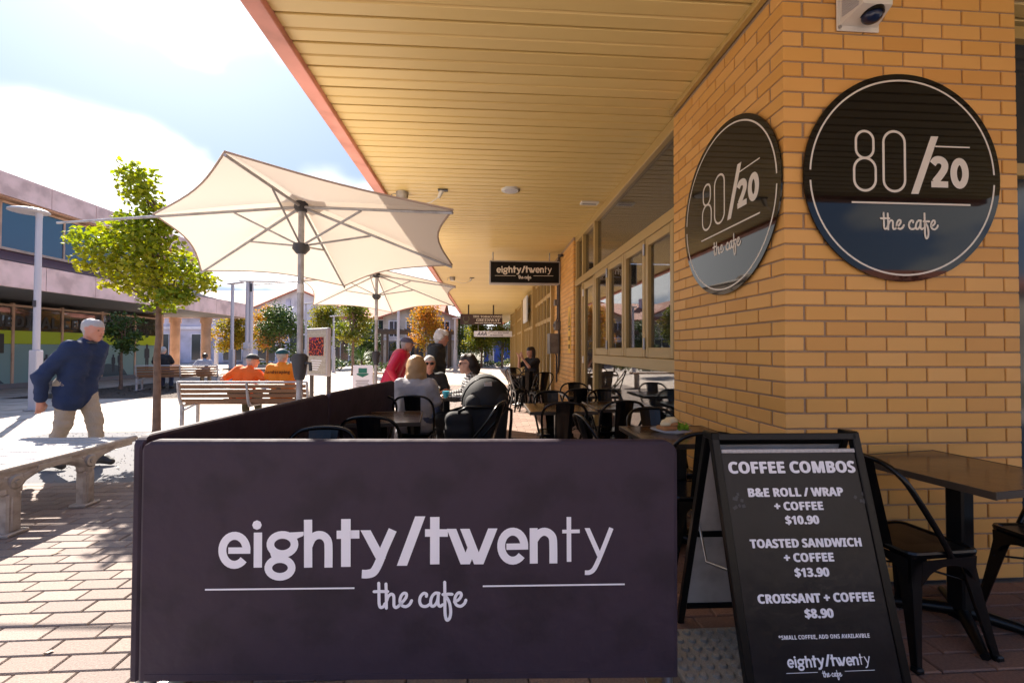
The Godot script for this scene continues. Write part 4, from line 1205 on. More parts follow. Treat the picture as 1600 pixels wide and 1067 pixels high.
func signs() -> void:
	round_sign("round black gloss sign on the pillar face that looks up the street", V(2.36, 2.275, ZC + 0.013), Vector3.RIGHT)
	round_sign("round black gloss sign on the pillar face that looks onto the footpath", V(WX - 0.013, 2.27, -2.92), V(0, 0, 1))
	# hanging light box
	var t := thing("hanging_sign", "black hanging cafe light box with silver edge fixed to the second pillar", "sign", V(0.88, 2.97, -9.6))
	part("frame", bxm(Vector3.ZERO, V(1.56, 0.52, 0.16), 0.012), M.alu, t)
	part("face", bxm(V(0, 0, 0.08), V(1.50, 0.455, 0.012), 0.003), M.matt_black, t)
	part("face", bxm(V(0, 0, -0.08), V(1.50, 0.455, 0.012), 0.003), M.matt_black, t)
	logo_sign(t, V(-0.02, 0.0, 0.0866), Vector3.RIGHT, 1.28, M.print_cream, 2.0)
	part("rod", tbm([V(-0.70, 0.26, 0), V(-0.70, 0.45, 0)], 0.014, 8), M.galv, t)
	part("rod", tbm([V(0.55, 0.26, 0), V(0.55, 0.45, 0)], 0.014, 8), M.galv, t)
	t = thing("tobacconist_sign", "dark brown tobacconist board hanging on two rods from the soffit", "sign", V(-0.15, 2.72, -21.2))
	part("board", bxm(Vector3.ZERO, V(2.03, 0.50, 0.08), 0.006), M.tobacco, t)
	for x in [-0.62, 0.58]: part("rod", tbm([V(x, 0.25, 0), V(x, 0.70, 0)], 0.035, 8), M.conduit, t)
	text(t, "THE TOBACCONIST", 0.105, V(0.32, 0.13, 0.042), Vector3.RIGHT, Vector3.UP, M.print_cream, "lettering", true, 0.0, "Droid Serif")
	text(t, "GREENWAY", 0.135, V(0.32, -0.04, 0.042), Vector3.RIGHT, Vector3.UP, M.print_cream, "lettering", true, 0.0, "Droid Serif")
	part("small_print", one(func(m: MB):
		for i in 6: m.box(V(-0.22 + i * 0.215, -0.175, 0.0415), V(0.18, 0.03, 0.002))), M.print_cream, t)
	part("emblem", one(func(m: MB):
		m.ribbon(arc(-0.73, 0.02, 0.14, 0.14, -50, 230, 20), 0.03, V(0, 0, 0.042), Vector3.RIGHT, Vector3.UP)
		m.ribbon(pts([-0.83, -0.16, -0.63, -0.16]), 0.05, V(0, 0, 0.0425), Vector3.RIGHT, Vector3.UP)), mk("olive_print", Color(0.10, 0.11, 0.05), 0.6), t)
	t = thing("alterations_sign", "narrow white board reading AAA projecting from the far shops", "sign", V(0.52, 2.2, -26.5))
	part("board", bxm(Vector3.ZERO, V(2.3, 0.34, 0.07), 0.006), M.print_white, t)
	part("bracket", bxm(V(0.9, 0.30, 0), V(0.04, 0.26, 0.04), 0.003), M.steel, t)
	part("bracket", bxm(V(-0.9, 0.69, 0), V(0.03, 1.04, 0.03), 0.003), M.steel, t)
	var sl := V(0.22, 1, 0)
	text(t, "AAA", 0.21, V(-0.65, 0, 0.037), Vector3.RIGHT, sl, M.print_navy, "lettering", true)
	text(t, "DISCOUNT", 0.095, V(0.62, 0.065, 0.037), Vector3.RIGHT, sl, M.print_navy, "lettering", true)
	text(t, "ALTERATIONS", 0.085, V(0.22, -0.08, 0.037), Vector3.RIGHT, sl, M.print_navy, "lettering", true)
	part("swoosh", one(func(m: MB): m.ribbon(smooth([-0.3, 0.05, -0.1, 0.11, 0.1, 0.06, 0.24, 0.08]), 0.02, V(0, 0, 0.037), Vector3.RIGHT, Vector3.UP)), M.print_navy, t)
func ceiling_fittings() -> void:
	var t := thing("downlight", "round white recessed downlight in the soffit", "light fitting", V(0.34, SOF, -5.79))
	part("rim", one(func(m: MB): m.tube([V(0, 0.01, 0), V(0, -0.012, 0), V(0, -0.016, 0)], [0.125, 0.125, 0.10], 24)), M.white, t)
	part("lens", one(func(m: MB): m.tube([V(0, -0.010, 0), V(0, -0.018, 0)], [0.085, 0.085], 24)), M.plate, t)
	var t2 := copy(t, V(0.34, SOF, -13.4), 0.0, "round white downlight deeper in under the awning beyond the hanging sign")
	t = thing("dangling_light", "broken downlight hanging on its cable below the soffit", "light fitting", V(-1.12, SOF, -5.99))
	part("housing", one(func(m: MB): m.tube([V(0, 0.0, 0), V(0, -0.06, 0), V(0.0, -0.10, 0)], [0.085, 0.08, 0.065], 14)), M.galv, t)
	part("lens", one(func(m: MB): m.tube([V(0, -0.10, 0), V(0, -0.11, 0)], 0.06, 14)), M.white, t)
	part("clip", tbm([V(-0.08, -0.02, 0), V(-0.14, -0.03, 0), V(-0.16, -0.12, 0.0)], 0.006, 6), M.steel, t)
	part("cable", tbm([V(0.06, -0.08, 0), V(0.16, -0.14, 0.02), V(0.28, -0.175, 0.05), V(0.40, -0.155, 0.09), V(0.50, -0.10, 0.13)], 0.006, 6), M.white, t)
	part("plug", tbm([V(0.50, -0.11, 0.13), V(0.535, -0.04, 0.14), V(0.55, 0.0, 0.14)], [0.02, 0.032, 0.026], 8), M.white, t)
	part("socket", bxm(V(0.56, -0.008, 0.14), V(0.13, 0.02, 0.07), 0.004), M.dark_grey, t)
	copy(t, V(-0.95, SOF, -13.0), 0.4, "second broken downlight hanging on its cable beyond the parasols")
	t = thing("smoke_vent", "small white box on the soffit near the folding windows", "vent", V(1.50, SOF - 0.014, -6.2))
	part("cover", bxm(V(0, 0, 0), V(0.26, 0.03, 0.12), 0.006), M.white_plastic, t)
	part("slot", bxm(V(0, -0.014, 0), V(0.2, 0.006, 0.03), 0.001), M.dark_grey, t)
	# alarm siren box on the pillar
	t = thing("alarm_siren", "white louvred alarm siren box with blue lamp high on the corner pillar", "alarm", V(2.105, 3.245, ZC + 0.006))
	t.scale = V(0.84, 0.84, 0.84)
	part("back_plate", bxm(V(0.0, 0, 0.006), V(0.30, 0.34, 0.012), 0.004), M.white_plastic, t)
	part("housing", one(func(m: MB):
		var f := [V(-0.10, -0.10, 0.16), V(0.10, -0.10, 0.16), V(0.10, 0.17, 0.17), V(-0.10, 0.17, 0.17)]
		var b := [V(-0.13, -0.14, 0.012), V(0.13, -0.14, 0.012), V(0.13, 0.17, 0.012), V(-0.13, 0.17, 0.012)]
		var c := V(0, 0, 0.08)
		m.face(c, [f[0], f[1], f[2], f[3]])
		for i in 4:
			var j := (i + 1) % 4
			m.face(c, [f[i], f[j], b[j], b[i]])), M.white_plastic, t)
	for i in 14:
		part("louvre", bxm(V(-0.121 + i * 0.0, 0.12 - i * 0.016, 0.085), V(0.006, 0.008, 0.11), 0.001, Basis(Vector3.UP, 0.2)), M.plate, t)
	part("lamp", one(func(m: MB): m.ball(V(0.02, -0.13, 0.095), V(0.062, 0.045, 0.055), Basis(), 18)), M.blue_glass, t)
	part("lamp_collar", tbm([V(0.02, -0.10, 0.095), V(0.02, -0.125, 0.095)], 0.066, 18), M.black, t)
	for p in [V(-0.135, 0.15, 0.014), V(-0.135, -0.15, 0.014)]: part("screw", tbm([p, p + V(0, 0, 0.006)], 0.012, 8), M.steel, t)

# ------------------------------------------------------------------ parasols
func umbrellas() -> void:
	var hub := V(-1.87, 2.70, -4.58)
	var rim := [V(-1.86, 2.68, -3.24), V(-3.29, 2.60, -4.55), V(-3.47, 2.22, -5.59), V(-1.80, 2.08, -5.76), V(-0.33, 2.12, -4.44), V(-0.25, 2.35, -3.40)]
	var t := thing("parasol", "large cream canvas parasol whose pole stands behind the long barrier", "parasol", V(hub.x, 0, hub.z), 0.0, "cream parasols over the tables")
	var o := V(hub.x, 0, hub.z)
	var top := V(0, hub.y + 0.10, 0)
	var R := []
	for r in rim: R.append(r - o)
	# canvas: six gores, sagging between the ribs, with scalloped edges
	for i in 6:
		var a: Vector3 = R[i] + V(0, 0.025, 0); var b: Vector3 = R[(i + 1) % 6] + V(0, 0.025, 0)
		var m := MB.new()
		var N := 10; var K := 10
		var P := []
		for u in N + 1:
			var row := []
			var k := float(u) / N
			for w in K + 1:
				var s := float(w) / K
				var e := a.lerp(b, s)
				var bow := sin(s * PI)
				var q := top.lerp(e, k)
				q = q.lerp(top, 0.085 * bow * k * k)
				q.y += -0.05 * bow * sin(k * PI) + 0.015 * sin(k * PI)
				row.append(q)
			P.append(row)
		var nn := func(u: int, w: int) -> Vector3:
			var du: Vector3 = P[min(u + 1, N)][w] - P[max(u - 1, 0)][w]
			var dw: Vector3 = P[max(u, 1)][min(w + 1, K)] - P[max(u, 1)][max(w - 1, 0)]
			var c := dw.cross(du)
			if c.y < 0: c = -c
			return c.normalized()
		for u in N:
			for w in K:
				m.stri(P[u][w], P[u + 1][w], P[u + 1][w + 1], nn.call(u, w), nn.call(u + 1, w), nn.call(u + 1, w + 1))
				if u > 0: m.stri(P[u][w], P[u + 1][w + 1], P[u][w + 1], nn.call(u, w), nn.call(u + 1, w + 1), nn.call(u, w + 1))
		var g := part("canopy_gore", m, M.canvas, t)
		var hem := []
		for w in K + 1: hem.append(P[N][w])
		part("hem", tbm(hem, 0.009, 5), mk("hem", Color(0.45, 0.34, 0.27), 0.8), g)
	var ht := V(0, hub.y + 0.04, 0)
	var rn := V(0, 2.34, 0)
	for i in 6:
		var e: Vector3 = R[i]
		if i == 1: e = ht.lerp(R[i], 1.62)
		part("rib", tbm([ht, ht.lerp(e, 0.5) - V(0, 0.0, 0), e], [0.015, 0.014, 0.012] if i != 1 else [0.015, 0.014, 0.011], 6), M.galv, t)
		part("strut", tbm([rn, ht.lerp(R[i], 0.46) - V(0, 0.015, 0)], 0.011, 6), M.galv, t)
	part("top_vent", one(func(m: MB):
		for i in 6:
			var a: Vector3 = top.lerp(R[i], 0.16) + V(0, 0.07, 0); var b: Vector3 = top.lerp(R[(i + 1) % 6], 0.16) + V(0, 0.07, 0)
			m.tri(top + V(0, 0.09, 0), a, b)), M.canvas, t)
	part("pole", tbm([V(0, 0, 0), V(0, 2.80, 0)], 0.030, 14), M.galv, t)
	part("top_hub", tbm([V(0, 2.69, 0), V(0, 2.73, 0), V(0, 2.79, 0)], [0.05, 0.075, 0.06], 14), M.dark_grey, t)
	part("runner", tbm([V(0, 2.26, 0), V(0, 2.31, 0), V(0, 2.36, 0)], [0.045, 0.085, 0.075], 14), M.dark_grey, t)
	part("pole_clamp", tbm([V(0, 1.86, 0), V(0, 1.95, 0)], 0.034, 14), M.white, t)
	var c := part("crank_box", one(func(m: MB):
		m.tube([V(0, 0.98, 0), V(0, 1.02, 0), V(0, 1.21, 0), V(0, 1.245, 0)], [0.045, 0.055, 0.083, 0.05], 14)), M.dark_grey, t)
	part("crank_handle", tbm([V(0.06, 1.15, 0.02), V(0.115, 1.15, 0.03), V(0.12, 1.07, 0.03)], 0.017, 8), M.dark_grey, c)
	part("foot", bxm(V(0, 0.03, 0), V(0.6, 0.06, 0.6), 0.01), M.galv, t)
	copy(t, V(-2.12, 0, -8.75), 0.0, "cream canvas parasol beyond the first, beside the hanging cafe sign")

# ------------------------------------------------------------------ fabric barriers
func barrier(called: String, label: String, a: Vector3, b: Vector3, h0: float, h1: float, r: float, mat: Material) -> Node3D:
	var L := a.distance_to(b)
	var x := (b - a).normalized()
	var t := thing(called, label, "barrier", a)
	var y := Vector3.UP
	var z := x.cross(y).normalized()
	var th := 0.042
	# rounded top corners, cushioned edges
	var out := PackedVector2Array()
	out.append(Vector2(0, h0)); out.append(Vector2(L, h0))
	for i in 9: out.append(Vector2(L - r + r * cos(PI / 2 * i / 8), h1 - r + r * sin(PI / 2 * i / 8)))
	for i in 9: out.append(Vector2(r - r * sin(PI / 2 * i / 8), h1 - r + r * cos(PI / 2 * i / 8)))
	var m := MB.new()
	var layers := [[-th / 2, 0.016], [-th / 2 + 0.006, 0.005], [-0.008, 0.0], [0.008, 0.0], [th / 2 - 0.006, 0.005], [th / 2, 0.016]]
	var rings := []
	for ly in layers:
		var ring := []
		for q in out:
			var c := Vector2(clampf(q.x, ly[1], L - ly[1]), clampf(q.y, h0 + ly[1] * 0.3, h1 - ly[1]))
			var cc := Vector2(L / 2, (h0 + h1) / 2)
			c = q.lerp(c, 1.0)
			ring.append(x * c.x + y * c.y + z * ly[0])
		rings.append(ring)
	var N := out.size()
	for k in layers.size() - 1:
		for i in N:
			var j := (i + 1) % N
			m.quad(rings[k][i], rings[k][j], rings[k + 1][j], rings[k + 1][i])
	for e in [0, layers.size() - 1]:
		var mid := Vector3.ZERO
		for q in rings[e]: mid += q
		mid /= N
		for i in N:
			var j := (i + 1) % N
			if e == 0: m.tri(mid, rings[e][j], rings[e][i])
			else: m.tri(mid, rings[e][i], rings[e][j])
	part("fabric", m, mat, t)
	for s in [-1, 1]:
		part("hem_seam", tbm([x * 0.03 + y * (h0 + 0.028) + z * s * (th / 2), x * (L * 0.5) + y * (h0 + 0.025) + z * s * (th / 2), x * (L - 0.03) + y * (h0 + 0.028) + z * s * (th / 2)], 0.0016, 5), mat, t)
	for s in [0.035, L - 0.035]:
		part("post", tbm([x * s, x * s + y * (h0 + 0.02)], 0.019, 12), M.steel, t)
		part("base_plate", bxm(x * s + y * 0.004 , V(0.10, 0.008, 0.34), 0.002, Basis(x, y, z)), M.steel, t)
	return t
func barriers() -> void:
	var a := V(-1.241, 0, -1.694); var b := V(0.715, 0, -1.60)
	var t := barrier("cafe_barrier", "black fabric cafe barrier with white eighty twenty lettering facing the camera", a, b, 0.10, 0.965, 0.06, M.barrier)
	var x := (b - a).normalized()
	var z := x.cross(Vector3.UP).normalized()
	logo_sign(t, x * 1.0 + V(0, 0.525, 0) + z * 0.0216, x, 1.516, M.print_white)
	barrier("cafe_barrier", "long black fabric barrier running from the lettered one along the footpath edge", V(-1.272, 0, -1.70), V(-1.135, 0, -3.24), 0.085, 0.975, 0.055, M.barrier)
	barrier("cafe_barrier", "black fabric barrier beside the table of the seated blonde woman", V(-1.134, 0, -3.246), V(-0.93, 0, -4.55), 0.085, 0.975, 0.055, M.barrier)

# ------------------------------------------------------------------ menu board
func menu_board() -> void:
	var t := thing("menu_board", "black folding menu board listing coffee combos beside the barrier", "menu board", V(1.20, 0, -1.62))
	var W := 0.59
	# front leaf leans back: base z = +0.07, top z = -0.14 (local)
	var f0 := V(0.068, 0.0, 0.08); var f1 := V(0.028, 0.960, -0.115)
	var x := V(1, 0, 0.02).normalized()
	var y := (f1 - f0).normalized()
	y = (y - x * 0.0)
	var z := x.cross(y).normalized()
	var Ln := f0.distance_to(f1)
	var fr := func(called: String, u0: float, v0: float, u1: float, v1: float, w: float) -> void:
		var p0 := f0 + x * u0 + y * v0; var p1 := f0 + x * u1 + y * v1
		var d := (p1 - p0).normalized()
		part(called, bxm((p0 + p1) / 2, V(w, p0.distance_to(p1), 0.03), 0.003, Basis(d.cross(z), d, z)), M.black, t)
	fr.call("side_rail", -W / 2, 0, -W / 2, Ln, 0.032)
	fr.call("side_rail", W / 2, 0, W / 2, Ln, 0.032)
	fr.call("top_rail", -W / 2, Ln - 0.016, W / 2, Ln - 0.016, 0.028)
	fr.call("panel_rail", -W / 2, 0.055, W / 2, 0.055, 0.028)
	var c := f0 + y * 0.482
	var bs := Basis(x, y, z)
	part("poster", bxm(c + z * 0.004, V(W - 0.034, 0.835, 0.008), 0.001, bs), M.poster_black, t)
	part("clip_strip", bxm(f0 + y * 0.908 + z * 0.008, V(W - 0.036, 0.016, 0.012), 0.002, bs), M.alu, t)
	for q in [[-0.235, 0.715, 0.028], [0.262, 0.735, 0.02]]:
		part("tape_scuff", one(func(m: MB):
			for k in 7: m.box(f0 + x * (q[0] + rng.randf_range(-0.02, 0.02)) + y * (q[1] + rng.randf_range(-0.03, 0.03)) + z * (0.0086 + k * 0.0001), V(q[2] * rng.randf_range(0.3, 0.9), 0.012, 0.0003), 0.0, bs.rotated(z, rng.randf_range(-1, 1)))), M.dark_grey, t)
	var lines := [["COFFEE COMBOS", 0.875, 0.041, 0.34, 0.006], ["B&E ROLL / WRAP", 0.780, 0.0295, 0.27, 0.0], ["+ COFFEE", 0.728, 0.0285, 0.30, 0.006], ["$10.90", 0.676, 0.0285, 0.36, 0.012],
		["TOASTED SANDWICH", 0.592, 0.0285, 0.27, 0.012], ["+ COFFEE", 0.540, 0.0285, 0.30, 0.012], ["$13.90", 0.487, 0.0285, 0.36, 0.014],
		["CROISSANT + COFFEE", 0.398, 0.0285, 0.27, 0.012], ["$8.90", 0.345, 0.0285, 0.36, 0.012]]
	for l in lines:
		text(t, l[0], l[2] * 1.04, f0 + x * l[4] * 0.6 + y * (l[1] - 0.032) + z * 0.0095, x, y, M.print_white, "menu_lettering", true, 0.045, "Droid Sans", 1.09)
	text(t, "*SMALL COFFEE, ADD ONS AVAILAVBLE", 0.0135, f0 + x * 0.012 + y * 0.235 + z * 0.0095, x, y, M.print_white, "menu_lettering", true)
	print_strokes(t, wordmark(), 652, 872, 0.335 / 640.0, f0 + x * 0.012 + y * 0.140 + z * 0.0092, x, y, M.print_white, 1.0)
	# rear leaf
	var r0 := V(0.035, 0.0, -0.44); var r1 := V(0.028, 0.950, -0.155)
	var ry := (r1 - r0).normalized()
	var rz := x.cross(ry).normalized()
	for s in [-1, 1]:
		part("rear_leg", bxm((r0 + r1) / 2 + x * s * W / 2, V(0.03, r0.distance_to(r1), 0.028), 0.003, Basis(x, ry, rz)), M.black, t)
	for v in [0.10, 0.50, 0.96]:
		part("rear_rail", bxm(r0 + ry * v, V(W - 0.03, 0.028, 0.026), 0.003, Basis(x, ry, rz)), M.black, t)
	part("rear_panel", bxm(r0 + ry * 0.52, V(W - 0.03, 0.84, 0.006), 0.0, Basis(x, ry, rz)), M.board_back, t)
	for s in [-1, 1]:
		part("stay", tbm([f0 + y * 0.45 + x * s * (W / 2 - 0.02) - z * 0.02, V(s * (W / 2 - 0.02) + 0.02, 0.40, -0.20), r0 + ry * 0.55 + x * s * (W / 2 - 0.02)], 0.006, 6), M.steel, t)
		part("hinge", bxm(V(0.028 + s * (W / 2 + 0.0), 0.950, -0.135), V(0.036, 0.03, 0.07), 0.004), M.black, t)
# ------------------------------------------------------------------ cafe chairs and tables
func make_chair(called: String, label: String) -> Node3D:
	var t := thing(called, label, "chair", Vector3.ZERO, 0.0, "black metal cafe chairs")
	var mt: Material = M.black_metal
	# seat: pressed sheet, wider in front, rounded corners, rolled edge
	var out := PackedVector2Array()
	for q in [[0.165, 0.175, 0], [-0.165, 0.175, 1], [-0.15, -0.16, 2], [0.15, -0.16, 3]]:
		var c := Vector2(q[0] * 0.78, q[1] * 0.78)
		var r := Vector2(absf(q[0]) * 0.22, absf(q[1]) * 0.22)
		for i in 5:
			var a: float = PI / 2 * (q[2] + i / 4.0)
			out.append(c + Vector2(cos(a) * r.x, sin(a) * r.y))
	var m := MB.new()
	var lv := [[1.0, 0.425], [1.02, 0.443], [1.0, 0.452], [0.93, 0.452], [0.86, 0.446], [0.4, 0.444]]
	for k in lv.size() - 1:
		for i in out.size():
			var j := (i + 1) % out.size()
			var a := V(out[i].x * lv[k][0], lv[k][1], out[i].y * lv[k][0]); var b := V(out[j].x * lv[k][0], lv[k][1], out[j].y * lv[k][0])
			var c := V(out[j].x * lv[k + 1][0], lv[k + 1][1], out[j].y * lv[k + 1][0]); var d := V(out[i].x * lv[k + 1][0], lv[k + 1][1], out[i].y * lv[k + 1][0])
			m.quad(a, d, c, b)
	for i in out.size():
		var j := (i + 1) % out.size()
		m.tri(V(0, 0.444, 0), V(out[j].x * 0.4, 0.444, out[j].y * 0.4), V(out[i].x * 0.4, 0.444, out[i].y * 0.4))
	part("seat", m, mt, t)
	# legs: folded sheet, broad at the seat, splayed out to a narrow foot
	for s in [[1, 1], [-1, 1], [1, -1], [-1, -1]]:
		var tx: float = s[0] * (0.152 if s[1] > 0 else 0.138); var tz: float = s[1] * 0.155
		var bx: float = s[0] * 0.205; var bz: float = s[1] * 0.215
		var lg := MB.new()
		var prev := []
		for i in 7:
			var k := i / 6.0
			var y := lerpf(0.438, 0.0, k)
			var px := lerpf(tx, bx, pow(k, 1.15)); var pz := lerpf(tz, bz, pow(k, 1.15))
			var w: float = lerpf(0.085, 0.028, pow(k, 0.55)) if i > 0 else 0.10
			var e: Vector3 = V(px, y, pz)
			var ring := [e + V(-s[0] * w, 0, -0.004 * s[1]), e + V(-s[0] * 0.008, 0, 0), e, e + V(0, 0, -s[1] * 0.008), e + V(-0.004 * s[0], 0, -s[1] * w), e + V(-0.016 * s[0], 0, -s[1] * w * 0.9), e + V(-s[0] * 0.016, 0, -s[1] * 0.016), e + V(-s[0] * w * 0.9, 0, -s[1] * 0.016)]
			if prev:
				for q in 8:
					var q2 := (q + 1) % 8
					lg.face((prev[6] + ring[6]) / 2, [prev[q], prev[q2], ring[q2], ring[q]])
			prev = ring
		part("leg", lg, mt, t)
		part("foot_cap", bxm(V(bx - s[0] * 0.010, 0.012, bz - s[1] * 0.010), V(0.036, 0.024, 0.036), 0.006), M.black, t)
	# arched aprons between the legs
	var arch := PackedVector2Array()
	arch.append(Vector2(-0.14, 0.43)); arch.append(Vector2(0.14, 0.43))
	for i in 11:
		var a := PI * i / 10.0
		arch.append(Vector2(cos(a) * 0.125 + (0.015 if i == 0 else (-0.015 if i == 10 else 0.0)), 0.325 + sin(a) * 0.075))
	part("apron", one(func(q: MB): q.slab(arch, V(0, 0, 0.158), V(1, 0, 0), V(0, 1, 0.06), 0.003)), mt, t)
	part("apron", one(func(q: MB): q.slab(arch, V(0, 0, -0.152), V(1, 0, 0), V(0, 1, -0.06), 0.003)), mt, t)
	for s in [-1, 1]:
		part("apron", one(func(q: MB): q.slab(arch, V(s * 0.146, 0, 0), V(0, 0, 1), V(s * 0.06, 1, 0), 0.003)), mt, t)
	for s in [-1, 1]:
		part("stretcher", tbm([V(s * 0.15, 0.30, 0.17), V(0, 0.33, 0), V(-s * 0.15, 0.30, -0.17)], 0.005, 6), mt, t)
	# hoop back
	var hp := []
	for q in [[-0.165, 0.43, 0.02], [-0.178, 0.52, -0.05], [-0.192, 0.62, -0.135], [-0.198, 0.70, -0.20], [-0.18, 0.775, -0.245], [-0.12, 0.825, -0.268], [0, 0.84, -0.275]]: hp.append(V(q[0], q[1], q[2]))
	for i in range(hp.size() - 2, -1, -1): hp.append(V(-hp[i].x, hp[i].y, hp[i].z))
	var hs := []
	for i in hp.size() - 1:
		for k in 3: hs.append(hp[i].cubic_interpolate(hp[i + 1], hp[maxi(i - 1, 0)], hp[mini(i + 2, hp.size() - 1)], k / 3.0))
	hs.append(hp[-1])
	part("back_frame", tbm(hs, 0.0115, 8), mt, t)
	part("backrest", one(func(q: MB):
		var pr := [[0.44, -0.15, 0.062], [0.52, -0.175, 0.066], [0.64, -0.212, 0.072], [0.75, -0.248, 0.078], [0.832, -0.272, 0.082]]
		for i in pr.size() - 1:
			var a: Array = pr[i]; var b: Array = pr[i + 1]
			for k in 4:
				var u0 := -1.0 + k * 0.5; var u1 := u0 + 0.5
				var c0 := -0.012 * (1.0 - u0 * u0); var c1 := -0.012 * (1.0 - u1 * u1)
				q.quad(V(u0 * a[2], a[0], a[1] + c0), V(u1 * a[2], a[0], a[1] + c1), V(u1 * b[2], b[0], b[1] + c1), V(u0 * b[2], b[0], b[1] + c0))
				q.quad(V(u0 * b[2], b[0], b[1] + c0 - 0.003), V(u1 * b[2], b[0], b[1] + c1 - 0.003), V(u1 * a[2], a[0], a[1] + c1 - 0.003), V(u0 * a[2], a[0], a[1] + c0 - 0.003))), mt, t)
	return t
func make_table(called: String, label: String) -> Node3D:
	var t := thing(called, label, "table", Vector3.ZERO, 0.0, "square cafe tables")
	part("table_top", bxm(V(0, 0.722, 0), V(0.61, 0.028, 0.61), 0.003), M.table_brown, t)
	part("edge_band", one(func(m: MB):
		for s in [-1, 1]:
			m.box(V(s * 0.3075, 0.722, 0), V(0.008, 0.031, 0.632), 0.002)
			m.box(V(0, 0.722, s * 0.3075), V(0.608, 0.031, 0.008), 0.002)), M.table_edge, t)
	part("spider", one(func(m: MB):
		m.box(V(0, 0.702, 0), V(0.44, 0.012, 0.05)); m.box(V(0, 0.7005, 0), V(0.05, 0.012, 0.44))), M.black, t)
	part("post", bxm(V(0, 0.36, 0), V(0.075, 0.68, 0.075), 0.008), M.black, t)
	part("foot", one(func(m: MB):
		for i in 4:
			var d := V(cos(PI / 4 + i * PI / 2), 0, sin(PI / 4 + i * PI / 2))
			m.tube([d * 0.03 + V(0, 0.06, 0), d * 0.18 + V(0, 0.04, 0), d * 0.31 + V(0, 0.018, 0)], [0.03, 0.025, 0.018], 6)), M.black, t)
	return t
func furniture() -> void:
	# [backrest x, backrest z, facing x, facing z, label]
	var C := [
		[1.66, -1.87, 1, -0.12, "black metal chair half under the table at the pillar, back to the menu board"],
		[2.93, -1.86, -1, 0.0, "black metal chair across the table at the pillar from the menu board"],
		[1.25, -2.36, 0.05, -1, "black metal chair behind the menu board at the table with the plate"],
		[-0.93, -2.62, 0.05, 1, "black metal chair just behind the lettered barrier, turned away from the tables"],
		[-0.78, -3.02, 0, -1, "black metal chair tucked under the table beside the long barrier"],
		[-0.70, -4.33, 0.05, -1, "black metal chair the blonde woman in grey sits on"],
		[-1.04, -4.36, 0, 1, "black metal chair behind the table beside the long barrier"],
		[0.16, -3.82, -1, -0.35, "black metal chair turned sideways beside the pram"],
		[0.70, -3.76, 0.05, -1, "black metal chair on the near side of the table next to the walkway"],
		[0.73, -4.78, 0, 1, "black metal chair on the far side of the table next to the walkway"],
		[0.66, -3.02, 1, -0.1, "black metal chair side on between the barrier and the table with the plate"],
		[1.25, -3.84, 0, -1, "black metal chair on the near side of the window table"],
		[1.36, -4.92, 0, 1, "black metal chair on the far side of the window table"],
		[1.30, -3.38, 0, 1, "black metal chair just behind the plate of food"],
		[1.22, -5.92, 0, 1, "black metal chair at the table below the folding windows' far end"],
		[1.12, -5.05, 0, -1, "black metal chair backing onto the window table"],
		[0.52, -9.2, 1, -0.2, "black metal chair on the walkway side of the farthest tables"],
		[0.92, -9.0, 0, -1, "black metal chair on the near side of the farthest tables"],
		[1.2, -8.6, -0.3, -1, "black metal chair close to the second brick pillar"],
		[0.70, -10.7, 0.2, 1, "black metal chair on the far side of the farthest tables"],
		[1.15, -10.9, 0, 1, "black metal chair the woman with raised hands sits on"],
		[-0.70, -6.30, 0, 1, "black metal chair the man in sunglasses sits on"],
		[0.17, -5.28, -1, 0.05, "black metal chair the woman in stripes sits on"]]
	var src: Node3D
	for i in C.size():
		var c: Array = C[i]
		var f := V(c[2], 0, c[3]).normalized()
		var at := V(c[0], 0, c[1]) + f * 0.27
		var turn := atan2(f.x, f.z)
		if i == 0:
			src = make_chair("cafe_chair", c[4]); src.position = at; src.rotation.y = turn
		else: copy(src, at, turn, c[4])
	var T := [
		[2.28, -1.98, 0.16, "square brown table standing against the corner pillar"],
		[1.30, -2.86, 0.0, "square table holding the plate of food"],
		[0.72, -4.23, 0.0, "square brown table next to the sunny walkway"],
		[1.36, -4.36, 0.0, "square table below the folding windows behind the plate"],
		[1.30, -5.48, 0.0, "square table below the far folding window"],
		[-0.83, -3.68, 0.10, "square table beside the long black barrier"],
		[-0.45, -5.32, 0.0, "square table between the seated people"],
		[0.88, -9.85, 0.0, "farthest square table near the meter box"]]
	for i in T.size():
		var c: Array = T[i]
		if i == 0:
			src = make_table("cafe_table", c[3]); src.position = V(c[0], 0, c[1]); src.rotation.y = c[2]
		else: copy(src, V(c[0], 0, c[1]), c[2], c[3])

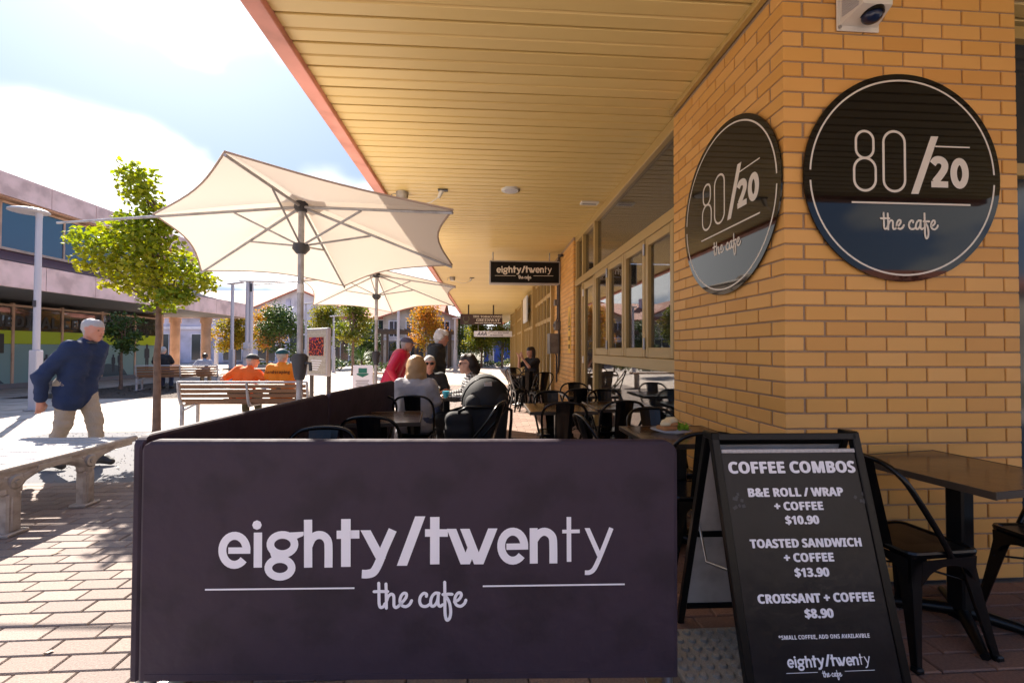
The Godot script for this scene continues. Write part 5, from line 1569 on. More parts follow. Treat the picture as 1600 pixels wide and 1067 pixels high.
# ------------------------------------------------------------------ benches, lamps, stands on the plaza
func street_furniture() -> void:
	# wide slatted metal platform seat: slats across the street, cast end frame on two legs
	var t := thing("slatted_seat", "wide backless pale metal slatted seat with cast end frame on the left paving", "bench", V(-3.26, 0, -3.57))
	for i in 13:
		part("slat", bxm(V(-1.62, 0.452, -0.735 + i * 0.1225), V(3.2, 0.024, 0.088), 0.006), M.alu, t)
	for x in [-0.03, -1.6, -3.2]:
		part("end_frame", one(func(m: MB):
			m.tube([V(x, 0.446, -0.80), V(x, 0.446, 0.80)], 0.029, 12)
			m.box(V(x, 0.418, 0), V(0.045, 0.04, 1.5), 0.008)), M.cast, t)
		for z in [-0.29, 0.29]:
			part("leg", one(func(m: MB):
				var o := V(x, 0, z)
				m.box(o + V(0, 0.15, 0), V(0.075, 0.28, 0.10), 0.012)
				m.box(o + V(0.034, 0.15, 0), V(0.02, 0.24, 0.055), 0.006)
				m.box(o + V(0, 0.012, 0), V(0.13, 0.024, 0.15), 0.006)
				for s in [-1, 1]:
					var p := []
					for q in [[0.0, 0.27], [0.02, 0.33], [0.07, 0.375], [0.16, 0.405], [0.32, 0.425]]: p.append(o + V(0, q[1], s * q[0]))
					m.tube(p, [0.045, 0.043, 0.038, 0.032, 0.02], 10)
				m.box(o + V(0, 0.35, 0), V(0.06, 0.15, 0.15), 0.02)), M.cast, t)
			if x > -0.1:
				part("medallion", one(func(m: MB):
					m.tube([V(x + 0.028, 0.365, z), V(x + 0.046, 0.365, z), V(x + 0.049, 0.365, z)], [0.05, 0.05, 0.042], 20)
					m.tube([V(x + 0.045, 0.365, z), V(x + 0.055, 0.365, z)], [0.022, 0.014], 12)), M.cast, t)
	part("name_plate", bxm(V(-0.002, 0.418, 0.0), V(0.012, 0.042, 0.26), 0.003), M.cast, t)
	# timber benches with backs
	var b := timber_bench("timber_bench", "timber slatted bench with metal arms where the men in orange sit", V(-3.86, 0, -7.42), 2.02)
	b.rotation.y = -0.02
	var b2 := timber_bench("timber_bench", "dark timber bench beside the bark bed in front of the medical shopfront", V(-9.5, 0, -14.3), 2.1)
	b2.rotation.y = 0.30
	var b3 := thing("picnic_bench", "low dark bench beyond the round columns' foot", "bench", V(-9.3, 0, -18.5))
	part("seat", bxm(V(0, 0.44, 0), V(2.4, 0.06, 0.4), 0.008), M.wood_slat_dark, b3)
	for x in [-0.8, 0.8]: part("leg", bxm(V(x, 0.2, 0), V(0.08, 0.42, 0.34), 0.006), M.dark_grey, b3)
	# lamps
	lamp("near_lamp", "grey street lamp with flat round head before the medical shopfront", V(-9.27, 0, -9.69), 4.1, 0.062, 0)
	lamp("tall_lamp", "slim grey lamp post with a flat blade head beside the twin pole", V(-10.85, 0, -19.6), 4.05, 0.075, 1)
	lamp("twin_pole_lamp", "thick twin tube lamp pole behind the men in orange", V(-8.75, 0, -16.8), 3.75, 0.085, 2)
	lamp("far_lamp", "white lamp post right of the poster stand", V(-8.05, 0, -24.0), 3.0, 0.06, 1)
	lamp("far_lamp", "white lamp post behind the person in red", V(-4.45, 0, -23.0), 3.55, 0.075, 1)
	lamp("far_lamp", "white lamp post right of the white haired man", V(-1.75, 0, -26.5), 3.1, 0.075, 1)
	lamp("far_lamp", "pale lamp post behind the first parasol pole", V(-9.7, 0, -24.5), 3.7, 0.06, 1)
	lamp("far_lamp", "thin white lamp post between the columns and the golden tree", V(-16.3, 0, -27.8), 2.6, 0.07, 1)
	# poster stand
	var p := thing("poster_stand", "upright notice stand holding a colourful poster behind the parasol pole", "notice board", V(-4.05, 0, -11.05), -0.72)
	for x in [-0.40, 0.40]: part("post", bxm(V(x, 0.9, -0.03), V(0.09, 1.8, 0.07), 0.006), mk("bronze", Color(0.06, 0.045, 0.04), 0.5), p)
	part("frame", bxm(V(0, 1.21, 0.02), V(0.96, 1.16, 0.10), 0.012), M.alu, p)
	part("paper", bxm(V(0, 1.21, 0.071), V(0.86, 1.06, 0.004)), mk("paper_beige", Color(0.42, 0.38, 0.31), 0.6, 2, 0.0, 4.0), p)
	part("picture", one(func(m: MB): m.quad_uv(V(-0.36, 1.57, 0.0745), V(0.34, 1.57, 0.0745), V(0.34, 1.12, 0.0745), V(-0.36, 1.12, 0.0745))), poster_mat(), p)
	part("caption", one(func(m: MB):
		for i in 5: m.box(V(-0.02 * i, 1.0 - i * 0.055, 0.0742), V(0.5 - 0.05 * i, 0.018, 0.002))), M.print_white, p)
	# folding placard with a green crest
	var w := thing("white_placard", "white folding placard with a green crest beyond the barrier", "sign", V(-3.25, 0, -12.0), 0.1)
	part("board", bxm(V(0, 0.44, 0.05), V(0.50, 0.82, 0.02), 0.004, Basis(Vector3.RIGHT, -0.12)), M.print_white, w)
	part("rear_board", bxm(V(0, 0.42, -0.12), V(0.50, 0.82, 0.02), 0.004, Basis(Vector3.RIGHT, 0.14)), M.print_white, w)
	part("crest", one(func(m: MB):
		m.slab(pts([-0.11, 0.0, 0.11, 0.0, 0.11, 0.13, -0.11, 0.13]), V(0, 0.64, 0.04), Vector3.RIGHT, V(0, 1, -0.12), 0.002)
		m.slab(pts([-0.15, -0.04, 0.0, -0.11, 0.15, -0.04, 0.15, -0.01, -0.15, -0.01]), V(0, 0.64, 0.041), Vector3.RIGHT, V(0, 1, -0.12), 0.002)), M.green_print, w)
	part("print_line", one(func(m: MB):
		for i in 4: m.box(V(0, 0.44 - i * 0.05, 0.063 + i * 0.006), V(0.34 - 0.04 * (i % 2), 0.016, 0.002))), M.dark_grey, w)
	# rails and low seats further out
	var r := thing("low_rail", "low timber rail seat beyond the placard", "bench", V(-2.6, 0, -14.5))
	part("seat", bxm(V(0, 0.50, 0), V(2.4, 0.05, 0.36), 0.008), M.wood_slat, r)
	for x in [-1.0, 1.0]: part("leg", bxm(V(x, 0.24, 0), V(0.08, 0.48, 0.3), 0.006), M.cast, r)
	var n := thing("kerb_notice", "white framed notice at the left edge before the medical shopfront", "sign", V(-9.75, 0, -8.55), 1.35)
	for x in [-0.32, 0.32]: part("post", bxm(V(x, 0.7, -0.03), V(0.07, 1.4, 0.06), 0.005), M.bronze, n)
	part("frame", bxm(V(0, 1.25, 0.02), V(0.84, 0.86, 0.08), 0.01), M.white, n)
	part("paper", bxm(V(0, 1.25, 0.062), V(0.72, 0.74, 0.004)), M.paper_beige, n)
	var pl := thing("planter", "low pale concrete planter under the amber tree", "planter", V(-11.7, 0, -23.6))
	part("tub", one(func(m: MB):
		m.box(V(0, 0.22, 0.36), V(1.7, 0.44, 0.1), 0.01); m.box(V(0, 0.22, -0.36), V(1.7, 0.44, 0.1), 0.01)
		m.box(V(0.8, 0.22, 0), V(0.1, 0.44, 0.62), 0.01); m.box(V(-0.8, 0.22, 0), V(0.1, 0.44, 0.62), 0.01)), M.concrete, pl)
	part("soil", bxm(V(0, 0.18, 0), V(1.5, 0.36, 0.62)), M.mulch, pl)
	var cl := []
	for k in 7: cl.append([-0.6 + k * 0.2, 0.48, rng.randf_range(-0.15, 0.15), 0.16, 0.12, 0.18])
	part("foliage", crown_mesh(cl, 90, 0.09, [Color(0.16, 0.20, 0.02), Color(0.08, 0.12, 0.015)]), M.leaf_dark, pl)
func timber_bench(called: String, label: String, at: Vector3, L: float) -> Node3D:
	# seat faces -Z, back towards the camera
	var t := thing(called, label, "bench", at)
	var up := V(0, 1, 0.22).normalized()
	var n := up.cross(Vector3.RIGHT)
	for i in 4:
		part("back_slat", bxm(V(0, 0.455 + i * 0.078, 0.06 + i * 0.017), V(L - 0.06, 0.06, 0.03), 0.005, Basis(Vector3.RIGHT, 0.22)), M.wood_slat, t)
	part("top_rail", bxm(V(0, 0.755, 0.128), V(L + 0.02, 0.03, 0.045), 0.008), M.galv, t)
	for i in 4:
		part("seat_slat", bxm(V(0, 0.40, -0.05 - i * 0.115), V(L - 0.06, 0.03, 0.095), 0.005), M.wood_slat, t)
	for x in [-L / 2, 0.06, L / 2]:
		part("support", one(func(m: MB):
			m.tube([V(x, 0.76, 0.13), V(x, 0.60, 0.105), V(x, 0.46, 0.07), V(x, 0.37, 0.03), V(x, 0.365, -0.40)], [0.020, 0.022, 0.026, 0.03, 0.022], 8)
			if absf(x) > 0.5:
				m.tube([V(x, 0.38, 0.02), V(x, 0.0, 0.02)], 0.033, 10)
				m.tube([V(x, 0.38, -0.36), V(x, 0.0, -0.36)], 0.03, 10)
				m.tube([V(x, 0.28, 0.02), V(x - signf(x) * 0.2, 0.385, 0.0)], 0.016, 6)
				m.box(V(x, 0.008, -0.17), V(0.10, 0.016, 0.56), 0.003)), M.galv, t)
	return t
func lamp(called: String, label: String, at: Vector3, h: float, r: float, kind: int) -> void:
	var t := thing(called, label, "street lamp", at, 0.0, "")
	part("post", tbm([V(0, 0, 0), V(0, h * 0.5, 0), V(0, h, 0)], [r, r * 0.92, r * 0.82], 14), M.lamp_grey, t)
	part("base_sleeve", one(func(m: MB):
		m.box(V(0, 0.62 if kind != 2 else 0.75, 0), V(r * 2.5, 1.24 if kind != 2 else 1.5, r * 2.5), 0.012)), M.lamp_grey, t)
	part("base_plate", bxm(V(0, 0.015, 0), V(r * 4, 0.03, r * 4), 0.005), M.galv, t)
	if kind == 0:
		part("head", one(func(m: MB):
			m.ball(V(-0.20, h + 0.02, 0.0), V(0.34, 0.075, 0.30), Basis(), 20, 0.0, 1.0)
			m.ball(V(-0.20, h + 0.018, 0.0), V(0.34, 0.03, 0.30), Basis(), 20, -1.0, 0.0)), M.lamp_grey, t)
		part("hatch", bxm(V(0.0, 2.2, r * 0.93), V(0.06, 0.14, 0.02), 0.004), M.dark_grey, t)
		part("neck", tbm([V(0, h - 0.1, 0), V(0, h + 0.03, 0)], r * 0.95, 12), M.lamp_grey, t)
	elif kind == 1:
		part("head", bxm(V(0.12, h + 0.04, 0), V(0.62, 0.05, 0.22), 0.015, Basis(Vector3.BACK, 0.12)), M.lamp_grey, t)
	else:
		part("second_tube", tbm([V(r * 1.55, 0, 0), V(r * 1.55, h, 0)], r * 0.7, 12), M.lamp_grey, t)
		part("head", bxm(V(0.45, h + 0.02, 0), V(1.5, 0.03, 0.22), 0.01), M.lamp_grey, t)
		part("hatch", bxm(V(r * 1.6, h - 0.22, r * 0.7), V(0.08, 0.3, 0.02), 0.004), M.dark_grey, t)
		for y in [0.9, 1.25]: part("band", tbm([V(0.03, y, 0), V(0.03, y + 0.04, 0)], r * 1.9, 14), M.galv, t)
# a printed poster: warm blots and violet strokes
func poster_mat() -> StandardMaterial3D:
	var im := Image.create(96, 64, false, Image.FORMAT_RGB8)
	var f := FastNoiseLite.new()
	f.seed = 4; f.frequency = 0.09
	for y in 64:
		for x in 96:
			var k := f.get_noise_2d(x, y)
			var k2 := f.get_noise_2d(x * 1.7 + 90, y * 1.7)
			var c := Color(0.10, 0.05, 0.07)
			if k > 0.05: c = Color(0.75, 0.20, 0.10)
			if k > 0.28: c = Color(0.85, 0.45, 0.15)
			if k2 > 0.25: c = Color(0.16, 0.08, 0.35)
			if y < 12 and x < 50 and k < 0.1: c = Color(0.42, 0.12, 0.30)
			im.set_pixel(x, y, c)
	var m := StandardMaterial3D.new()
	m.albedo_texture = ImageTexture.create_from_image(im)
	m.roughness = 0.5
	return m
# ------------------------------------------------------------------ people: tapered capsules joined by a smooth minimum, meshed as surface nets
var folds := FastNoiseLite.new()
func net(bones: Array, cell: float, k: float, fold := 0.0) -> ArrayMesh:
	var lo := Vector3.INF; var hi := -Vector3.INF
	for b in bones:
		var r: float = maxf(b[2], b[3]) + k + cell * 2
		for p in [b[0], b[1]]:
			lo = lo.min(p - Vector3.ONE * r); hi = hi.max(p + Vector3.ONE * r)
	var nx := int((hi.x - lo.x) / cell) + 2; var ny := int((hi.y - lo.y) / cell) + 2; var nz := int((hi.z - lo.z) / cell) + 2
	var F := PackedFloat32Array()
	F.resize(nx * ny * nz); F.fill(9.0)
	for b in bones:
		var a: Vector3 = b[0]; var e: Vector3 = b[1]; var ra: float = b[2]; var rb: float = b[3]
		var r := maxf(ra, rb) + k + cell * 1.5
		var i0: Vector3 = (a.min(e) - Vector3.ONE * r - lo) / cell; var i1: Vector3 = (a.max(e) + Vector3.ONE * r - lo) / cell
		var ba := e - a
		var q := maxf(ba.length_squared(), 1e-8)
		for iz in range(maxi(0, int(i0.z)), mini(nz - 1, int(i1.z) + 1)):
			for iy in range(maxi(0, int(i0.y)), mini(ny - 1, int(i1.y) + 1)):
				var row := (iz * ny + iy) * nx
				for ix in range(maxi(0, int(i0.x)), mini(nx - 1, int(i1.x) + 1)):
					var pa := lo + Vector3(ix, iy, iz) * cell - a
					var h := clampf(pa.dot(ba) / q, 0.0, 1.0)
					var d := (pa - ba * h).length() - lerpf(ra, rb, h)
					var f := F[row + ix]
					if f > 8.0: F[row + ix] = d
					else:
						var w := maxf(k - absf(f - d), 0.0) / k
						F[row + ix] = minf(f, d) - w * w * k * 0.25
	var id := {}
	var vs := PackedVector3Array()
	var co := [Vector3i(0, 0, 0), Vector3i(1, 0, 0), Vector3i(0, 1, 0), Vector3i(1, 1, 0), Vector3i(0, 0, 1), Vector3i(1, 0, 1), Vector3i(0, 1, 1), Vector3i(1, 1, 1)]
	var offs := []
	for c in co: offs.append((c.z * ny + c.y) * nx + c.x)
	var ed := [[0, 1], [0, 2], [0, 4], [1, 3], [1, 5], [2, 3], [2, 6], [3, 7], [4, 5], [4, 6], [5, 7], [6, 7]]
	for iz in nz - 1:
		for iy in ny - 1:
			for ix in nx - 1:
				var at := (iz * ny + iy) * nx + ix
				if absf(F[at]) > cell * 2.0: continue
				var neg := 0
				for o in offs:
					if F[at + o] < 0.0: neg += 1
				if neg == 0 or neg == 8: continue
				var s := Vector3.ZERO; var cnt := 0
				for e in ed:
					var fa: float = F[at + offs[e[0]]]; var fb: float = F[at + offs[e[1]]]
					if (fa < 0.0) != (fb < 0.0):
						s += Vector3(co[e[0]]).lerp(Vector3(co[e[1]]), fa / (fa - fb)); cnt += 1
				id[at] = vs.size()
				vs.append(lo + (Vector3(ix, iy, iz) + s / cnt) * cell)
	var ns := PackedVector3Array()
	ns.resize(vs.size())
	var idx := PackedInt32Array()
	var dx := 1; var dyy := nx; var dz := nx * ny
	for at in id:
		for ax in [[dx, dyy, dz], [dyy, dz, dx], [dz, dx, dyy]]:
			var fa: float = F[at]; var fb: float = F[at + ax[0]]
			if (fa < 0.0) == (fb < 0.0): continue
			var q := [at, at - ax[1], at - ax[1] - ax[2], at - ax[2]]
			if not (id.has(q[1]) and id.has(q[2]) and id.has(q[3])): continue
			var i := [id[q[0]], id[q[1]], id[q[2]], id[q[3]]]
			if fa < 0.0: i.reverse()
			idx.append_array(PackedInt32Array([i[0], i[1], i[2], i[0], i[2], i[3]]))
			var nn := (vs[i[2]] - vs[i[0]]).cross(vs[i[1]] - vs[i[0]]) + (vs[i[3]] - vs[i[0]]).cross(vs[i[2]] - vs[i[0]])
			for j in i: ns[j] += nn
	for j in ns.size(): ns[j] = ns[j].normalized()
	if fold > 0.0:   # creases of cloth: ridges that run across the limb
		folds.noise_type = FastNoiseLite.TYPE_SIMPLEX_SMOOTH; folds.fractal_type = FastNoiseLite.FRACTAL_RIDGED; folds.fractal_octaves = 2; folds.frequency = 5.0
		for j in vs.size():
			var q := vs[j]
			vs[j] = q + ns[j] * (folds.get_noise_3d(q.x + q.y * 0.4, q.y * 1.7 + q.z * 0.5, q.z) * fold)
		ns.fill(Vector3.ZERO)
		for i in range(0, idx.size(), 3):
			var nn := (vs[idx[i + 2]] - vs[idx[i]]).cross(vs[idx[i + 1]] - vs[idx[i]])
			for q in 3: ns[idx[i + q]] += nn
		for j in ns.size(): ns[j] = ns[j].normalized()
	var arr := []
	arr.resize(Mesh.ARRAY_MAX)
	arr[Mesh.ARRAY_VERTEX] = vs; arr[Mesh.ARRAY_NORMAL] = ns; arr[Mesh.ARRAY_INDEX] = idx
	var m := ArrayMesh.new()
	m.add_surface_from_arrays(Mesh.PRIMITIVE_TRIANGLES, arr)
	return m
# head bones in the head's own frame: face towards +z, centre of the skull at the origin
func head_bones(at: Vector3, b: Basis) -> Array:
	var raw := [[V(0, 0.03, -0.02), V(0, 0.025, 0.012), 0.082, 0.078], [V(0, -0.03, 0.03), V(0, -0.085, 0.052), 0.058, 0.032], [V(-0.028, -0.05, 0.01), V(0, -0.092, 0.055), 0.045, 0.024], [V(0.028, -0.05, 0.01), V(0, -0.092, 0.055), 0.045, 0.024],
		[V(0, 0.012, 0.088), V(0, -0.026, 0.106), 0.009, 0.014], [V(-0.03, 0.022, 0.078), V(0.03, 0.022, 0.078), 0.012, 0.012], [V(-0.018, -0.058, 0.082), V(0.018, -0.058, 0.082), 0.010, 0.010],
		[V(0.078, 0.012, -0.005), V(0.082, -0.022, 0.0), 0.013, 0.009], [V(-0.078, 0.012, -0.005), V(-0.082, -0.022, 0.0), 0.013, 0.009], [V(-0.045, -0.018, 0.052), V(-0.03, -0.04, 0.06), 0.022, 0.018], [V(0.045, -0.018, 0.052), V(0.03, -0.04, 0.06), 0.022, 0.018]]
	var out := []
	for r in raw: out.append([at + b * r[0], at + b * r[1], r[2], r[3]])
	return out
func hand_bones(w: Vector3, d: Vector3, side: Vector3) -> Array:
	d = d.normalized()
	var s := (side - d * side.dot(d)).normalized()
	var pn := d.cross(s)
	var out := [[w, w + d * 0.075, 0.026, 0.030], [w + s * 0.018 + d * 0.02, w + s * 0.022 + d * 0.08, 0.018, 0.016], [w - s * 0.018 + d * 0.02, w - s * 0.022 + d * 0.08, 0.018, 0.016]]
	for i in 4:
		var o := s * (-0.03 + i * 0.02) + d * 0.085
		var l: float = [0.030, 0.036, 0.034, 0.026][i]
		var k := w + o + d * l - pn * 0.006
		out.append([w + o, k, 0.0095, 0.009]); out.append([k, k + d * l * 0.75 - pn * 0.022, 0.009, 0.0075])
	var th := w + s * 0.024 + d * 0.03
	var tk := th + s * 0.022 + d * 0.035 - pn * 0.008
	out.append([th, tk, 0.013, 0.011]); out.append([tk, tk + d * 0.03 - pn * 0.006, 0.011, 0.009])
	return out
# sp: pelvis, lean (rad), hyaw, hpitch, elbows[L,R], wrists[L,R], knees, ankles, size; faces +Z
func person(label: String, at: Vector3, turn: float, sp: Dictionary) -> Node3D:
	var t := thing("person", label, "person", at, turn)
	var sc: float = sp.get("scale", 1.0)
	t.scale = Vector3.ONE * sc
	var pel: Vector3 = sp.pelvis
	var lean: float = sp.get("lean", 0.0)
	var side: float = sp.get("side", 0.0)
	var B := Basis(Vector3.RIGHT, lean) * Basis(Vector3.BACK, side)
	var fat: float = sp.get("fat", 1.0)
	var U := func(x: float, y: float, z: float) -> Vector3: return pel + B * Vector3(x, y, z)
	var neck: Vector3 = U.call(0, 0.50, -0.01)
	var headc: Vector3 = neck + B * V(0, 0.09, 0.0) + V(0, 0.06, 0.0) + (B * V(0, 0.0, 0.045))
	var HB := Basis(Vector3.UP, sp.get("hyaw", 0.0)) * Basis(Vector3.RIGHT, sp.get("hpitch", 0.0))
	var sh := [U.call(0.165, 0.44, -0.01), U.call(-0.165, 0.44, -0.01)]
	var el: Array = sp.elbows; var wr: Array = sp.wrists; var kn: Array = sp.knees; var an: Array = sp.ankles
	var hip := [pel + V(0.085, -0.02, 0), pel + V(-0.085, -0.02, 0)]
	var toe := []
	for i in 2:
		var td: Vector3 = sp.get("toe_dir", V(0, 0, 1))
		toe.append(an[i] + td * 0.15 - V(0, an[i].y - 0.035 if not sp.has("lift") else 0.04, 0))
	var torso := []
	for s in [0.075 * fat, -0.075 * fat]:
		torso.append([U.call(s, 0.0, 0.0), U.call(s * 1.05, 0.20, 0.005), 0.098 * fat, 0.092 * fat])
		torso.append([U.call(s * 1.05, 0.20, 0.005), U.call(s * 1.1, 0.37, -0.005), 0.092 * fat, 0.102])
		torso.append([U.call(s, 0.40, -0.005), U.call(s * 2.0, 0.43, -0.01), 0.085, 0.062])
	if fat > 1.05: torso.append([U.call(0, 0.08, 0.06 * fat), U.call(0, 0.22, 0.06 * fat), 0.10 * fat, 0.095 * fat])
	torso.append([U.call(0, 0.42, -0.02), U.call(0, 0.49, -0.01), 0.075, 0.058])
	# skin: one body from head to ankles
	var body := head_bones(headc, HB)
	body.append([neck - B * V(0, 0.06, 0), headc - HB * V(0, 0.05, 0.02), 0.056, 0.050])
	for b in torso: body.append([b[0], b[1], b[2] - 0.014, b[3] - 0.014])
	for i in 2:
		body.append([sh[i], el[i], 0.046, 0.038]); body.append([el[i], wr[i], 0.036, 0.026])
		body.append([hip[i], kn[i], 0.070, 0.050]); body.append([kn[i], an[i], 0.048, 0.034]); body.append([an[i], toe[i], 0.034, 0.026])
	var cell: float = sp.get("cell", 0.016)
	var skin: Material = M[sp.get("skin", "skin")]
	var bd := part("body", net(body, cell, 0.022), skin, t)
	for i in 2:
		var hb := (hand_bones(wr[i], wr[i] - el[i] if not sp.has("hand_dir") else sp.hand_dir, V(1 if i == 1 else -1, 0.3, 0.4)))
		part("hand", net(hb, 0.0065 if not sp.has("far") else 0.011, 0.006), skin, t)
	for s in [-1, 1]:
		part("eye", one(func(m: MB): m.ball(headc + HB * V(s * 0.030, 0.004, 0.084), V(0.011, 0.007, 0.008), HB, 8)), M.eye, t)
	part("mouth", one(func(m: MB): m.ball(headc + HB * V(0, -0.056, 0.0905), V(0.022, 0.004, 0.005), HB, 8)), mk("lip", Color(0.30, 0.09, 0.07), 0.5) if not M.has("lip") else M.lip, t)
	# clothes
	var shirt := []
	var g: float = sp.get("loose", 0.008)
	for b in torso: shirt.append([b[0], b[1], b[2] + g, b[3] + g])
	if sp.get("hem", 0.0) > 0.0:
		for s in [0.07, -0.07]: shirt.append([U.call(s * fat, 0.0, 0), pel + V(s * 1.2 * fat, -sp.hem, 0.01), 0.10 * fat + g, 0.105 * fat + g])
	for i in 2:
		var full: bool = sp.get("sleeves", true)
		shirt.append([sh[i], el[i] if full else sh[i].lerp(el[i], 0.8), 0.062 + g, 0.050 + g])
		if full: shirt.append([el[i], el[i].lerp(wr[i], 0.93), 0.048 + g, 0.036 + g * 0.7])
		if sp.get("puff", false):
			for q in 5: shirt.append([sh[i].lerp(el[i], q / 5.0), sh[i].lerp(el[i], q / 5.0 + 0.05), 0.078, 0.078])
			for q in 4: shirt.append([el[i].lerp(wr[i], q / 5.0), el[i].lerp(wr[i], q / 5.0 + 0.05), 0.062, 0.062])
	if sp.get("puff", false):
		for q in 8:
			var yy := -0.06 + q * 0.068
			shirt.append([U.call(-0.09 * fat, yy, 0), U.call(0.09 * fat, yy, 0), 0.135, 0.135])
	if sp.has("hood"):
		shirt.append([U.call(-0.07, 0.47, -0.10), U.call(0.07, 0.47, -0.10), 0.055, 0.055]); shirt.append([U.call(-0.06, 0.50, 0.03), U.call(0.06, 0.50, 0.03), 0.05, 0.05])
	var k: float = 0.008 if sp.get("puff", false) else 0.045
	var shp := part(sp.get("top", "shirt"), net(shirt, cell, k, 0.0 if sp.get("puff", false) else 0.010), M[sp.shirt], t)
	if sp.has("collar"):
		part("collar", one(func(m: MB): m.tube([neck + B * V(-0.06, 0.0, 0.03), neck + B * V(-0.03, 0.02, 0.07), neck + B * V(0.03, 0.02, 0.07), neck + B * V(0.06, 0.0, 0.03)], 0.016, 6)), M[sp.collar], t)
	var tr := []
	for i in 2:
		tr.append([hip[i] + V(0, 0.04, 0), kn[i], 0.098 * maxf(1.0, fat * 0.92), 0.068]); tr.append([kn[i], kn[i].lerp(an[i], 0.9), 0.066, 0.054])
	tr.append([hip[0] + V(0, 0.06, 0), hip[1] + V(0, 0.06, 0), 0.105 * fat, 0.105 * fat])
	part("trousers", net(tr, cell, 0.04, 0.012), M[sp.trousers], t)
	for i in 2:
		part("shoe", net([[an[i] - V(0, an[i].y - 0.05 if not sp.has("lift") else 0.03, 0) - (toe[i] - an[i]) * V(1, 0, 1) * 0.25, an[i].lerp(toe[i], 0.5), 0.042, 0.046], [an[i].lerp(toe[i], 0.5), toe[i], 0.046, 0.036]], 0.014, 0.02), M.shoe, t)
	# hair or cap
	var H := func(x: float, y: float, z: float) -> Vector3: return headc + HB * Vector3(x, y, z)
	var hs: String = sp.get("hair", "short")
	var hair := []
	if hs == "short":
		hair = [[H.call(0, 0.040, -0.032), H.call(0, 0.046, 0.022), 0.080, 0.068], [H.call(0, 0.0, -0.042), H.call(0, -0.045, -0.040), 0.066, 0.048], [H.call(-0.048, 0.03, -0.012), H.call(-0.053, -0.002, -0.02), 0.038, 0.026], [H.call(0.048, 0.03, -0.012), H.call(0.053, -0.002, -0.02), 0.038, 0.026]]
	elif hs == "full":
		hair = [[H.call(0, 0.055, -0.035), H.call(0, 0.066, 0.03), 0.088, 0.064], [H.call(0, 0.0, -0.055), H.call(0, -0.06, -0.05), 0.085, 0.055], [H.call(-0.055, 0.03, 0.0), H.call(-0.06, -0.01, -0.01), 0.05, 0.036], [H.call(0.055, 0.03, 0.0), H.call(0.06, -0.01, -0.01), 0.05, 0.036]]
	elif hs == "bob":
		hair = [[H.call(0, 0.05, -0.02), H.call(0, 0.066, 0.03), 0.100, 0.074], [H.call(0, 0.0, -0.045), H.call(0, -0.13, -0.055), 0.098, 0.068], [H.call(-0.065, 0.02, 0.0), H.call(-0.075, -0.14, -0.01), 0.052, 0.042], [H.call(0.065, 0.02, 0.0), H.call(0.075, -0.14, -0.01), 0.052, 0.042], [H.call(-0.05, -0.10, -0.06), H.call(-0.05, -0.165, -0.055), 0.055, 0.035], [H.call(0.05, -0.10, -0.06), H.call(0.05, -0.165, -0.055), 0.055, 0.035]]
	elif hs == "long":
		hair = [[H.call(0, 0.05, -0.03), H.call(0, 0.062, 0.025), 0.094, 0.070], [H.call(0, 0.0, -0.06), H.call(0, -0.22, -0.085), 0.088, 0.05], [H.call(-0.06, 0.02, -0.02), H.call(-0.07, -0.20, -0.05), 0.048, 0.03], [H.call(0.06, 0.02, -0.02), H.call(0.07, -0.20, -0.05), 0.048, 0.03]]
	elif hs == "ponytail":
		hair = [[H.call(0, 0.05, -0.03), H.call(0, 0.062, 0.025), 0.092, 0.066], [H.call(0, 0.0, -0.06), H.call(0, -0.09, -0.10), 0.088, 0.06], [H.call(0, -0.05, -0.12), H.call(0, -0.14, -0.09), 0.055, 0.03]]
	if hair: part("hair", net(hair, 0.010, 0.02, 0.005), M[sp.get("haircol", "grey_hair")], t)
	if sp.has("cap"):
		part("cap", one(func(m: MB):
			m.ball(H.call(0, 0.040, -0.010), V(0.098, 0.082, 0.112), HB, 20, -0.1, 1.0)
			m.ball(H.call(0, 0.036, 0.115), V(0.075, 0.012, 0.085), HB * Basis(Vector3.RIGHT, 0.15), 16)), M[sp.cap], t)
	if sp.has("glasses"):
		part("sunglasses", one(func(m: MB):
			for s in [-1, 1]: m.ball(H.call(s * 0.033, 0.006, 0.094), V(0.030, 0.021, 0.009), HB, 12)
			m.tube([H.call(-0.012, 0.012, 0.098), H.call(0.012, 0.012, 0.098)], 0.004, 6)
			for s in [-1, 1]: m.tube([H.call(s * 0.062, 0.012, 0.088), H.call(s * 0.083, 0.012, 0.0)], 0.004, 6)), M.black, t)
	return t
func seated(o := {}) -> Dictionary:
	var d := {"pelvis": V(0, 0.545, 0), "lean": 0.06, "elbows": [V(0.25, 0.80, 0.10), V(-0.25, 0.80, 0.10)], "wrists": [V(0.14, 0.775, 0.33), V(-0.14, 0.775, 0.33)],
		"knees": [V(0.11, 0.50, 0.43), V(-0.11, 0.50, 0.43)], "ankles": [V(0.11, 0.09, 0.40), V(-0.11, 0.09, 0.40)]}
	d.merge(o, true)
	return d
